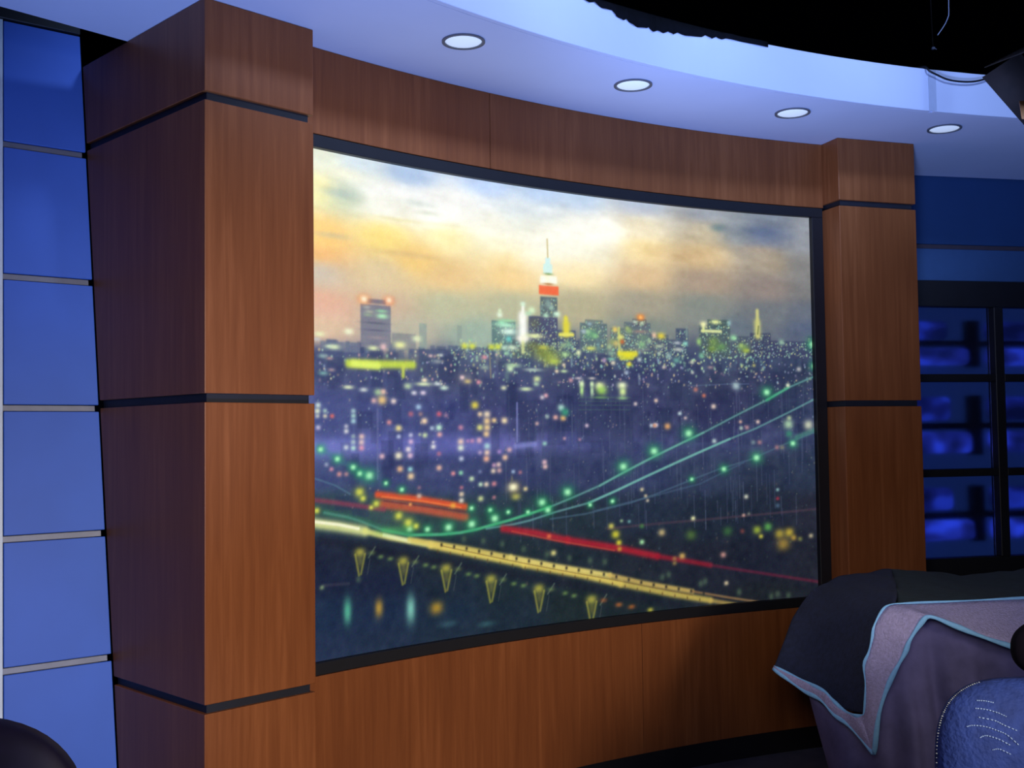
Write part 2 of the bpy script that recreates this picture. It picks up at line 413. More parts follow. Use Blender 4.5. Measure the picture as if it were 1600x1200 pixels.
PRINT_LINES="""82,205,192,140,80,1247,2329,1249,2252 55,212,246,244,80,1225,2201,1253,2247 428,255,255,250,98,1114,1994,1113,1898 161,250,252,240,90,1115,2032,1114,1991 187,225,235,160,80,1113,1898,1112,1844 220,226,216,72,95,1340,1997,1342,1934 386,226,216,72,90,1343,1967,1342,1934 166,236,232,110,95,1308,1925,1376,1927 198,214,210,132,85,2408,2074,2408,1955 397,205,205,125,75,2406,2016,2408,1958 92,90,100,70,60,2413,2000,2408,1964 150,228,236,165,90,2091,1970,2196,1970 149,220,230,150,80,2099,2000,2098,1970 142,200,208,120,80,1627,1965,1628,1852 258,228,222,60,90,1628,1852,1716,1854 172,205,210,70,80,1635,1832,1698,1834 321,204,226,78,90,268,1769,563,1774 288,226,244,108,90,288,1770,399,1764 171,205,220,90,80,518,1768,517,1729 78,150,140,110,60,941,1830,946,1734 92,130,136,195,70,1078,1631,1076,1472 213,138,144,215,60,1069,1454,1169,1460 95,108,114,160,50,397,1601,395,1343 110,130,160,170,60,1368,1833,1367,1792 114,120,135,160,60,1732,1763,1734,1720 57,70,100,100,40,1405,1657,1684,1659 57,70,100,100,40,1405,1641,1683,1642 57,70,100,100,40,1405,1624,1683,1625 57,70,100,100,40,1404,1605,1682,1605 60,85,105,140,50,2005,1714,2241,1725,2350,1726 238,40,90,75,20,2763,1778,2574,1709,2451,1650,2318,1596,2086,1499,1819,1399,1641,1329,1508,1275,1367,1231,1244,1196,1134,1172,1028,1151,867,1125,787,1117,694,1116,541,1124,417,1152,321,1189,258,1209,158,1231 95,98,150,150,75,2763,1778,2574,1709,2451,1650,2318,1596,2086,1499,1819,1399,1641,1329,1508,1275,1367,1231,1244,1196,1134,1172,1028,1151,867,1125,787,1117,694,1116,541,1124,417,1152,321,1189,258,1209,158,1231 97,98,150,152,75,2760,1669,2570,1589,2388,1517,2234,1468,2066,1411,1835,1332,1750,1303,1594,1249,1448,1203,1271,1173,1137,1145,1054,1134,915,1125 86,78,108,132,50,2759,1507,2514,1428,2363,1373,2162,1327,1815,1227,1670,1193,1430,1157,1243,1145 85,72,98,125,45,2311,1356,2062,1265,1765,1212,1482,1168 152,70,190,130,50,2574,1709,2451,1650 112,110,185,165,45,2086,1499,1819,1399,1641,1329,1508,1275 114,120,190,175,60,2234,1468,2066,1411,1835,1332,1750,1303,1594,1249,1448,1203 126,70,190,120,60,1244,1196,1134,1172,1028,1151,867,1125,787,1117,694,1116,541,1124,417,1152 248,75,140,125,60,2618,1472,2759,1517 69,90,130,150,50,111,1356,203,1327,270,1292 210,75,125,150,40,139,1462,215,1421,285,1389,357,1352 238,60,125,95,50,158,1231,307,1197,423,1156,541,1124 270,228,84,48,90,394,1284,603,1255,811,1217 74,245,130,70,60,415,1276,603,1250,789,1216 319,205,88,60,80,415,1247,603,1218,813,1176 51,110,50,60,60,424,1259,814,1197 184,150,62,84,65,111,1279,222,1262,423,1228 291,168,36,50,90,998,1119,1166,1091,1333,1051 305,165,32,48,90,1333,1051,1589,1002,1816,950 231,150,28,46,75,1816,950,2011,912,2111,891 148,110,34,58,60,2111,891,2287,857,2722,776 80,205,80,60,50,1044,1106,1275,1052,1582,991 117,84,62,76,50,1549,1087,1830,1095,2080,1100,2443,1112,2736,1125 368,222,228,150,90,105,1198,221,1177,335,1153 115,250,248,215,90,105,1203,221,1184,307,1164 215,226,222,130,90,335,1153,452,1121,641,1078 145,240,245,200,70,422,1133,541,1102 278,226,205,100,92,641,1078,849,1027,1107,966 299,222,198,96,92,1107,966,1415,896,1613,844 285,205,182,88,85,1613,844,1890,777,2106,731 206,190,160,80,70,2106,731,2286,691 214,222,200,104,85,541,1107,809,1053,1036,1000 227,226,206,115,92,1036,1000,1273,945,1555,885 211,205,175,95,85,1555,885,1739,837,2007,779 117,135,105,70,80,2007,779,2215,735,2413,696 43,120,90,50,60,693,1072,1035,987,1273,931,1555,868,2007,762 324,24,28,44,60,138,1133,723,1002,1373,856,1927,722 93,140,140,62,75,292,1070,308,994 93,140,140,62,70,335,1069,317,998 71,92,110,96,60,352,1055,381,1091 47,70,80,84,50,358,1050,346,995 96,140,140,62,75,489,1020,507,941 96,140,140,62,70,534,1018,516,945 73,92,110,96,60,552,1005,583,1041 48,70,80,84,50,558,999,545,942 99,140,140,62,75,692,975,710,894 99,140,140,62,70,739,973,719,898 75,92,110,96,60,757,959,789,997 50,70,80,84,50,763,954,750,895 102,140,140,62,75,912,913,930,829 102,140,140,62,70,960,911,939,833 78,92,110,96,60,979,896,1012,934 51,70,80,84,50,985,890,971,830 105,140,140,62,75,1155,851,1173,765 105,140,140,62,70,1205,849,1183,769 80,92,110,96,60,1224,834,1259,874 53,70,80,84,50,1231,828,1216,766 109,140,140,62,75,1429,780,1448,691 109,140,140,62,70,1481,778,1458,696 82,92,110,96,60,1501,763,1536,804 55,70,80,84,50,1508,757,1493,692 115,64,62,80,50,151,973,262,969"""
PRINT_LIGHTS="""693,1076,68,84,40,38,40,80 675,1052,43,74,90,66,40,60 754,1064,69,85,40,38,40,80 735,1039,44,75,90,66,40,60 815,1052,69,86,40,38,40,80 796,1027,44,75,90,66,40,60 877,1037,70,86,40,38,40,80 857,1012,44,76,90,66,40,60 939,1023,71,87,40,38,40,80 919,997,45,77,90,66,40,60 1002,1008,71,88,40,38,40,80 982,982,45,77,90,66,40,60 1065,993,72,89,40,38,40,80 1045,967,46,78,90,66,40,60 1129,978,73,89,40,38,40,80 1109,952,46,79,90,66,40,60 1193,963,73,90,40,38,40,80 1173,937,46,79,90,66,40,60 1258,948,74,91,40,38,40,80 1238,922,47,80,90,66,40,60 1324,934,74,91,40,38,40,80 1303,907,47,80,90,66,40,60 1389,920,75,92,40,38,40,80 1369,893,47,81,90,66,40,60 1456,906,75,93,40,38,40,80 1435,879,48,82,90,66,40,60 1523,892,76,93,40,38,40,80 1501,864,48,82,90,66,40,60 1590,876,76,94,40,38,40,80 1568,848,48,83,90,66,40,60 1657,858,77,95,40,38,40,80 1636,831,49,83,90,66,40,60 1725,841,77,95,40,38,40,80 1703,813,49,84,90,66,40,60 1793,825,77,96,40,38,40,80 1772,797,49,85,90,66,40,60 1862,811,78,97,40,38,40,80 1840,782,49,85,90,66,40,60 1931,796,78,97,40,38,40,80 1909,767,50,86,90,66,40,60 2000,781,78,98,40,38,40,80 1978,752,50,86,90,66,40,60 2070,766,79,99,40,38,40,80 2047,738,50,87,90,66,40,60 312,1077,258,186,178,172,70,85 314,1045,172,279,120,118,60,60 366,1071,174,94,110,130,80,60 510,1028,269,192,178,172,70,85 513,994,179,288,120,118,60,60 567,1020,181,97,110,130,80,60 714,983,279,198,178,172,70,85 717,948,186,297,120,118,60,60 773,975,188,100,110,130,80,60 934,921,289,204,178,172,70,85 937,885,192,307,120,118,60,60 995,913,194,103,110,130,80,60 1178,860,298,211,178,172,70,85 1181,822,199,316,120,118,60,60 1241,851,200,106,110,130,80,60 1454,789,308,218,178,172,70,85 1456,751,205,326,120,118,60,60 1519,780,206,110,170,90,50,60 616,1004,152,88,105,135,78,75 655,993,153,88,105,135,78,75 823,951,158,91,105,135,78,75 864,940,159,91,105,135,78,75 1050,892,163,93,105,135,78,75 1099,880,164,94,105,135,78,75 1315,829,168,96,105,135,78,75 1362,814,169,97,105,135,78,75 407,1053,146,85,105,135,78,75 451,1042,148,86,105,135,78,75 1601,754,208,111,165,95,50,80 1670,739,209,111,165,95,50,80 1772,716,176,112,170,165,60,90 256,870,198,505,88,185,150,85 397,865,204,353,190,150,60,85 544,844,240,578,130,205,185,85 666,835,337,270,180,142,50,85 721,767,433,148,50,80,95,85 909,745,447,127,50,85,95,85 145,967,110,90,130,150,110,80 803,1091,142,151,82,106,84,60 898,1077,144,153,82,106,84,60 994,1057,146,155,82,106,84,60 1102,1029,148,157,82,106,84,60 1341,975,152,162,82,106,84,60 1450,956,154,164,82,106,84,60 1529,945,155,165,82,106,84,60 1842,855,159,170,82,106,84,60 1877,864,159,171,82,106,84,60 2055,811,161,174,82,106,84,60 2080,820,161,174,82,106,84,60 2269,757,163,177,82,106,84,60 2450,724,163,179,82,106,84,60 2487,733,164,180,82,106,84,60 2548,723,164,181,82,106,84,60 1224,999,150,160,82,106,84,60 305,980,129,139,82,106,84,60 2379,1039,255,209,150,170,62,90 2400,1008,145,120,185,180,70,90 2441,1051,255,210,88,160,80,90 2506,1015,292,241,168,150,60,90 2561,1019,292,242,188,165,60,90 2586,993,183,152,170,140,60,90 2526,966,401,332,150,124,58,90 2685,998,146,122,170,160,130,90 2006,1034,322,261,74,104,58,90 2212,1041,289,236,54,96,58,90 2019,1109,143,116,225,225,170,90 2321,1197,145,119,200,200,180,90 1738,1250,123,99,200,190,150,90 1758,1221,106,85,190,180,150,90 1768,1200,106,85,180,170,150,90 1623,1117,105,84,130,160,130,90 1665,1112,105,84,100,150,150,90 2304,1111,109,89,190,150,140,90 2334,1116,109,90,110,110,110,90 2501,1224,110,91,130,170,170,90 2500,1182,110,91,150,50,70,90 2499,1149,146,121,70,95,120,90 1733,1018,158,127,160,220,160,90 1843,1054,212,171,190,170,120,90 2184,934,180,147,190,140,130,90 1954,942,196,158,205,165,90,90 1911,913,142,115,130,110,70,90 1911,933,142,115,150,110,70,90 2198,803,144,117,200,185,150,90 1567,1097,173,139,200,195,90,90 1590,1060,243,195,205,200,55,90 1607,1023,174,139,215,205,60,90 1610,995,139,111,190,150,60,90 1734,1088,141,113,70,120,70,90 2622,986,146,122,120,120,70,90 1235,1073,134,107,220,110,70,90 1392,982,3,3,0,0,0,90 1257,1002,168,134,215,205,130,90 2295,1037,145,119,110,60,60,90 2452,1687,436,362,40,160,95,55 2452,1687,192,160,170,248,190,95 2004,1497,489,398,40,160,95,55 2004,1497,216,175,170,248,190,95 1809,1419,482,390,40,160,95,55 1809,1419,213,172,170,248,190,95 1638,1354,475,382,40,160,95,55 1638,1354,210,169,170,248,190,95 1336,1254,461,369,40,160,95,55 1336,1254,203,163,170,248,190,95 1201,1216,454,362,40,160,95,55 1201,1216,200,160,170,248,190,95 1231,1183,370,295,40,160,95,55 1231,1183,163,130,170,248,190,95 842,1210,270,216,40,160,95,55 842,1210,119,95,170,248,190,95 935,1198,273,219,40,160,95,55 935,1198,121,96,170,248,190,95 957,1163,439,351,40,160,95,55 957,1163,194,155,170,248,190,95 842,1147,431,345,40,160,95,55 842,1147,190,152,170,248,190,95 728,1141,423,339,40,160,95,55 728,1141,187,150,170,248,190,95 357,1356,444,362,40,160,95,55 357,1356,196,159,170,248,190,95 314,1365,294,239,40,160,95,55 314,1365,129,106,170,248,190,95 2198,1329,339,277,40,160,95,55 2198,1329,149,122,170,248,190,95 2385,1378,434,358,40,160,95,55 2385,1378,192,158,170,248,190,95 2595,1442,343,286,40,160,95,55 2595,1442,151,126,170,248,190,95 2016,1287,244,198,40,160,95,55 2016,1287,108,87,170,248,190,95 507,1298,254,206,40,160,95,55 507,1298,112,91,170,248,190,95 2723,1921,439,371,40,160,95,55 2723,1921,194,164,170,248,190,95 2728,1815,345,291,40,160,95,55 2728,1815,152,128,170,248,190,95 142,1457,282,233,40,160,95,55 142,1457,125,103,170,248,190,95 215,1421,287,236,40,160,95,55 215,1421,127,104,170,248,190,95 285,1389,292,238,40,160,95,55 285,1389,129,105,170,248,190,95 433,1325,226,183,40,160,95,55 433,1325,100,81,170,248,190,95 1026,1185,249,199,40,160,95,55 1026,1185,110,88,170,248,190,95 1127,1180,253,202,40,160,95,55 1127,1180,112,89,170,248,190,95 1455,1194,233,187,40,160,95,55 1455,1194,103,82,170,248,190,95 1576,1205,266,213,40,160,95,55 1576,1205,117,94,170,248,190,95 626,1140,312,250,40,160,95,55 626,1140,138,110,170,248,190,95 542,1148,358,288,40,160,95,55 542,1148,158,127,170,248,190,95 313,1297,311,253,150,165,70,60 313,1297,181,148,214,218,90,90 328,1273,208,169,150,165,70,60 328,1273,121,99,214,218,90,90 388,1251,245,199,150,165,70,60 388,1251,143,116,214,218,90,90 365,1238,157,127,150,165,70,60 365,1238,92,74,214,218,90,90 491,1200,286,231,150,165,70,60 491,1200,167,135,214,218,90,90 124,1240,198,163,150,165,70,60 124,1240,116,95,214,218,90,90 536,1171,325,262,150,165,70,60 536,1171,189,153,214,218,90,90 572,1156,218,175,150,165,70,60 572,1156,127,102,214,218,90,90 751,1225,156,125,235,170,70,90 546,1240,90,73,240,160,90,90 458,1147,888,191,90,190,100,40 1057,1283,393,314,150,130,80,60 1053,1286,262,183,252,246,205,98 1066,1246,262,157,190,185,95,80 1116,1276,132,106,225,205,150,90 1047,1320,65,157,120,120,100,60 494,1531,165,133,240,222,150,92 616,1558,169,136,252,218,180,92 686,1532,171,138,200,245,215,92 652,1530,123,100,170,190,210,92 618,1503,138,111,200,220,170,92 594,1506,91,74,160,170,160,92 689,1505,140,113,225,170,170,92 551,1479,136,110,215,180,215,92 551,1504,121,98,190,190,220,92 494,1499,120,97,180,190,225,92 539,1450,151,122,232,220,225,92 547,1426,151,122,225,190,210,92 493,1427,194,157,248,240,205,92 499,1376,164,133,232,182,142,92 547,1374,136,110,150,210,210,92 550,1347,181,146,238,206,160,92 685,1375,155,125,226,180,160,92 416,1426,147,120,220,180,190,92 658,1458,139,112,225,225,225,92 658,1475,93,75,190,190,210,92 792,1476,174,140,236,202,190,92 792,1451,174,139,226,236,215,92 794,1408,142,114,190,200,220,92 753,1351,125,101,220,140,150,92 791,1352,126,101,140,210,170,92 793,1268,142,114,222,202,172,92 792,1243,142,114,224,214,195,92 588,1270,137,110,205,175,155,92 589,1302,106,86,130,100,125,92 793,1294,110,88,170,110,130,92 450,1553,134,108,212,142,152,92 552,1585,136,110,170,100,122,92 687,1585,140,113,205,102,122,92 598,1585,122,99,150,122,132,92 721,1580,125,101,150,120,150,92 793,1532,142,114,192,132,162,92 589,1612,153,123,165,195,225,92 471,1633,149,121,232,212,205,92 418,1637,236,192,242,202,130,92 380,1634,146,119,212,172,172,92 685,1430,124,100,170,110,140,92 287,1595,129,106,165,195,200,92 287,1577,129,106,165,205,200,92 287,1558,129,106,165,205,215,92 255,1539,114,93,180,180,200,92 255,1521,128,105,205,205,215,92 286,1502,115,94,150,170,180,92 286,1481,129,105,170,190,200,92 286,1459,129,105,180,220,210,92 324,1501,144,118,228,192,186,92 323,1480,144,118,228,200,200,92 323,1459,144,118,222,160,180,92 254,1462,128,105,200,210,220,92 132,1615,138,114,200,220,215,92 129,1594,138,114,220,230,200,92 129,1576,111,91,190,190,190,92 162,1595,111,92,160,190,190,92 162,1576,111,92,200,200,180,92 193,1576,112,92,210,110,110,92 132,1535,124,103,190,185,215,92 167,1402,111,92,150,160,190,92 189,1385,112,92,200,140,160,92 223,1366,127,104,205,145,145,92 254,1365,114,93,170,130,140,92 864,1621,208,167,228,212,82,92 889,1585,144,116,232,205,170,92 924,1585,194,155,235,215,185,92 924,1557,193,155,240,206,150,92 960,1560,146,117,240,206,150,92 1012,1559,180,144,250,225,180,92 924,1531,193,155,240,206,150,92 888,1531,176,142,225,220,130,92 920,1505,177,142,238,202,150,92 884,1480,160,129,218,172,190,92 849,1478,127,102,190,140,180,92 827,1478,111,89,170,130,180,92 923,1456,177,142,172,212,216,92 922,1430,161,129,236,202,182,92 887,1431,128,103,170,150,190,92 919,1405,177,142,242,182,150,92 1013,1408,163,131,236,192,162,92 1036,1439,147,118,212,172,180,92 984,1432,130,104,160,130,190,92 980,1380,146,117,222,190,185,92 957,1378,129,104,190,150,180,92 953,1355,145,116,222,200,180,92 983,1356,146,117,200,160,160,92 1054,1349,115,92,150,170,200,92 1090,1345,115,92,160,110,130,92 844,1327,143,115,200,222,182,92 886,1354,112,90,110,120,160,92 888,1303,128,102,190,220,190,92 917,1302,145,116,225,205,180,92 956,1303,145,116,200,130,140,92 888,1246,160,128,200,215,150,92 955,1248,113,90,170,120,130,92 1217,1384,151,121,222,182,190,92 1220,1365,151,121,222,182,180,92 1219,1462,134,107,150,202,192,92 1278,1572,152,122,226,172,162,92 1318,1569,170,136,240,190,122,92 1309,1613,204,163,182,226,212,92 1329,1594,238,191,58,148,118,92 1229,1664,135,108,225,170,180,92 1209,1656,134,108,200,190,200,92 1180,1546,117,94,190,160,160,92 1234,1575,134,108,150,170,170,92 1405,1476,103,82,150,120,150,92 1324,1482,102,82,180,140,160,92 1288,1768,119,95,235,215,185,92 1444,1536,120,97,200,180,200,92 1822,1536,142,115,230,222,235,92 1861,1536,4,3,235,215,185,92 1797,1534,124,100,190,200,210,92 1815,1534,124,101,210,150,120,92 1886,1530,196,159,222,165,110,92 2147,1620,163,134,228,205,190,92 1956,1588,125,102,190,210,215,92 1987,1567,108,88,190,170,170,92 1711,1631,123,100,205,190,190,92 1825,1646,124,101,230,200,180,92 2094,1670,127,104,190,110,90,92 2048,1697,144,118,180,120,110,92 2277,1716,255,210,170,195,200,92 2298,1548,109,90,200,160,150,92 2397,1547,128,106,215,190,180,92 2301,1518,127,105,170,190,180,92 2334,1521,146,120,180,140,150,92 2147,1460,145,118,185,205,205,92 2574,1721,129,108,225,235,200,92 2577,1564,147,123,170,190,150,92 2572,1534,294,245,170,205,170,92 2686,1530,294,247,200,205,180,92 2574,1488,220,184,60,130,110,92 2503,1425,146,122,150,110,120,92 2532,1424,147,122,120,120,110,92 2368,1451,146,121,110,130,140,92 2405,1450,146,121,160,120,130,92 2639,1799,147,124,180,180,180,92 2382,1814,110,91,170,170,110,92 339,2010,321,215,255,135,62,65 339,2012,189,144,255,246,215,92 454,2014,269,195,252,120,62,65 454,2016,164,134,255,238,205,92 418,1972,296,73,150,202,165,92 421,1953,296,109,182,242,192,92 362,1966,234,72,170,175,160,92 356,1954,234,72,150,170,150,92 351,1982,175,72,165,165,165,92 391,1925,589,48,100,104,124,92 391,1898,589,48,104,106,128,92 399,1870,531,72,150,140,150,92 269,1887,229,130,245,250,212,92 139,1870,250,104,236,240,190,92 128,1851,166,69,200,200,200,92 203,1827,282,105,222,240,190,92 183,1828,225,70,200,220,190,92 379,1830,293,108,226,236,182,92 426,1837,163,145,236,192,192,92 503,1848,301,147,245,250,172,92 583,1876,244,136,226,236,192,92 265,1682,257,82,222,232,192,92 334,1674,203,95,205,212,212,92 401,1666,206,144,170,200,160,92 424,1668,148,120,235,195,175,92 538,1692,212,135,180,205,170,92 618,1716,154,99,252,232,192,92 614,1701,399,87,220,235,190,92 682,1703,217,88,205,215,215,92 713,1688,219,101,205,232,212,92 568,1666,152,99,215,215,225,92 611,1667,153,99,225,210,230,92 814,1728,413,256,128,124,136,70 802,1731,127,102,235,205,205,92 830,1716,191,103,200,180,130,92 884,1714,128,103,220,150,160,92 155,1792,251,92,140,170,170,92 183,1784,168,69,170,140,150,92 155,1730,223,92,120,165,165,92 191,1743,169,70,160,140,150,92 649,1812,124,75,210,180,180,92 699,1816,125,76,190,200,200,92 683,1791,280,101,140,150,160,92 915,1816,161,104,220,150,160,92 914,1775,226,104,150,170,160,92 816,1857,191,128,216,226,84,92 854,1858,192,129,216,226,84,92 951,1859,195,131,216,226,84,92 984,1861,196,131,216,226,84,92 995,1993,164,132,235,252,225,92 996,2009,98,106,220,240,200,92 1024,1952,558,106,190,245,212,92 1040,1926,461,159,225,255,240,92 1005,1962,262,106,170,235,195,92 1040,1895,164,133,110,205,200,92 1031,1971,460,80,160,215,170,92 1056,1861,297,106,215,235,205,92 1016,1859,164,106,190,220,200,92 1029,1836,164,106,150,200,170,92 1115,2045,150,121,222,250,225,92 1161,2021,201,162,222,250,205,92 1144,2006,200,108,190,225,190,92 1173,1914,502,121,240,250,180,92 1113,1900,365,134,255,252,235,92 1224,2152,203,191,255,255,245,92 1275,2156,238,192,255,255,245,92 1252,2181,237,55,130,165,110,92 1251,2138,305,55,190,140,90,92 1246,2053,169,218,140,165,160,92 1266,2040,136,137,160,190,180,92 1293,2012,204,137,218,252,222,92 1235,2003,169,109,180,220,190,92 1212,2037,101,136,120,140,140,92 1219,1845,673,352,125,138,66,80 1262,1822,541,327,150,165,78,80 1275,1809,305,136,180,200,90,92 1216,1867,269,108,190,195,85,92 1162,1873,401,215,120,130,70,60 1174,1967,335,270,120,125,90,50 1337,1843,409,165,120,155,115,70 1324,1879,170,137,150,180,140,92 1334,1840,136,110,185,225,160,92 1045,1773,197,159,215,245,195,92 1061,1787,428,106,180,215,170,80 1164,1771,501,81,175,196,184,92 1183,1733,201,134,212,226,162,92 1179,1712,167,107,170,200,170,92 1126,1690,332,93,212,232,182,92 1011,1693,163,105,210,215,180,92 1028,1741,131,264,110,140,140,60 1326,1769,204,82,190,215,170,92 1420,1716,155,166,235,255,200,92 1420,1688,120,249,190,235,150,92 1475,1716,121,139,225,250,195,92 1475,1686,104,278,190,225,175,92 1517,1709,278,196,242,255,185,92 1527,1689,313,224,170,225,95,80 1639,1713,281,170,245,255,205,92 1642,1685,211,227,220,245,160,92 1404,1740,206,69,190,180,190,92 1476,1741,207,70,190,190,185,92 1523,1658,416,70,100,140,100,92 1641,1656,281,85,140,180,130,92 1362,1731,137,110,200,150,160,92 1606,1959,175,142,242,212,112,92 1637,1926,176,142,232,232,132,92 1643,1906,141,114,205,110,60,92 1748,2019,248,173,240,140,62,92 1748,2019,106,87,255,190,110,92 1716,1997,142,86,190,210,190,92 1755,1993,142,87,190,210,180,92 1821,1941,143,145,242,202,172,92 1860,1939,250,160,236,216,72,92 1472,1872,311,112,205,212,112,92 1406,1851,137,138,235,245,190,92 1848,1892,286,87,172,188,162,92 1949,1910,252,88,172,182,190,92 1955,1880,288,103,192,198,192,92 1996,1908,144,118,152,222,202,92 2004,1958,72,295,140,170,160,70 2099,2000,218,164,242,242,182,92 2168,2014,291,120,236,242,162,92 2245,2011,128,151,150,190,190,92 2155,1921,327,269,118,150,82,80 2147,1888,291,179,120,150,70,80 2198,1898,328,210,105,150,90,80 2072,1919,145,178,160,205,125,92 2269,1942,219,151,160,225,170,92 2326,1898,366,212,120,155,90,80 2340,1883,220,121,165,185,80,92 2311,1907,146,121,160,190,110,92 2543,1927,184,154,150,190,165,92 2085,1854,181,148,120,180,150,92 1473,1934,416,252,110,165,125,80 1456,1944,173,112,160,205,160,92 1497,1926,174,112,140,200,140,92 1435,1944,138,111,170,190,200,92 1467,1978,138,84,150,180,190,92 1560,1929,3,28,235,215,185,92 1594,1902,315,170,150,165,110,80 1573,1881,175,141,165,190,150,92 1582,1853,210,141,130,165,150,92 1611,1897,175,142,205,190,120,92 1582,1828,245,85,130,190,170,92 1683,1956,212,143,140,170,120,92 1673,1967,141,114,160,180,120,92 1743,1955,426,86,150,130,125,92 1760,1930,355,144,110,140,120,80 1752,1898,248,173,140,185,140,92 1795,1914,142,116,160,190,150,92 1513,1882,104,253,110,150,150,70 1352,1885,205,165,130,170,140,92 1943,1830,215,146,110,165,155,92 1901,1850,143,146,150,180,180,92 1848,1860,107,87,180,200,180,92 1737,1829,142,115,190,205,200,92 1592,1811,140,113,225,215,190,92 1543,1821,139,112,180,150,190,92 1871,1797,107,87,200,190,180,92 1665,1770,141,114,160,175,200,92 2030,1823,144,89,190,190,170,92 2134,1801,181,89,150,130,140,92 2032,1776,108,88,180,190,180,92 1326,1796,102,82,235,215,185,92 1674,1847,352,143,232,224,50,95 1680,1807,176,114,228,224,70,95"""
FOIL_EDGE=[(2.2421,3.081),(2.2325,3.069),(2.2277,3.077),(2.2205,3.062),(2.2108,3.066),(2.2066,3.047),(2.1999,3.040),(2.1974,3.048),(2.1938,3.037),(2.1864,3.028),(2.1777,3.035),(2.1758,3.039),(2.1716,3.026),(2.1671,3.036),(2.1615,3.032),(2.1565,3.043),(2.1515,3.037),(2.1477,3.048),(2.1401,3.043),(2.1236,3.054),(2.1197,3.065),(2.1134,3.057),(2.1095,3.067),(2.1037,3.062),(2.0992,3.071),(2.0825,3.071),(2.0566,3.071)]
LOOP=[(1.844,4.736,3.068),(1.882,4.748,3.054),(1.933,4.765,3.039),(1.997,4.785,3.035),(2.062,4.804,3.040),(2.120,4.820,3.055),(2.160,4.831,3.072)]
HEM_IN=[(0.926,3.980,0.657),(0.976,3.900,0.640),(1.011,3.830,0.630),(1.042,3.760,0.620),(1.062,3.720,0.597),(1.084,3.680,0.575),(1.101,3.620,0.573),(1.116,3.600,0.578),(1.122,3.580,0.595),(1.125,3.570,0.679),(1.121,3.570,0.744),(1.137,3.570,0.785),(1.150,3.570,0.832),(1.159,3.575,0.869),(1.186,3.585,0.910),(1.219,3.600,0.930),(1.284,3.600,0.934),(1.457,3.600,0.940),(1.628,3.600,0.946),(1.824,3.600,0.952)]
HEM_OUT=[(0.924,3.980,0.652),(0.952,3.920,0.631),(0.998,3.840,0.602),(1.033,3.770,0.590),(1.060,3.710,0.555),(1.092,3.650,0.533),(1.130,3.550,0.480),(1.134,3.545,0.477),(1.137,3.540,0.483),(1.151,3.530,0.599),(1.179,3.520,0.690),(1.207,3.510,0.752),(1.229,3.500,0.797),(1.241,3.490,0.837),(1.273,3.480,0.890),(1.300,3.470,0.914),(1.370,3.460,0.887),(1.446,3.450,0.856),(1.536,3.440,0.825),(1.725,3.420,0.768)]
STITCH=[ [(1.064,0.874),(1.081,0.874),(1.098,0.871)],[(1.057,0.858),(1.078,0.857),(1.102,0.851),(1.119,0.843)],[(1.060,0.840),(1.091,0.835),(1.110,0.826),(1.138,0.814)],[(1.034,0.818),(1.047,0.822),(1.071,0.821),(1.094,0.814),(1.114,0.805),(1.138,0.783)],[(1.057,0.797),(1.070,0.802),(1.094,0.796),(1.119,0.783)],[(1.080,0.772),(1.095,0.774),(1.119,0.763)],[(1.003,0.896),(1.017,0.897)],[(0.989,0.876),(0.993,0.877)] ]
TARP=[(1.014,3.860,0.580),(1.062,3.740,0.543),(1.123,3.660,0.538),(1.164,3.600,0.614),(1.221,3.560,0.765),(1.321,3.540,0.906),(1.414,3.520,0.882),(1.566,3.500,0.833),(1.778,3.480,0.834)]


def rgb(*c):
    return np.array([float(i) for i in c])

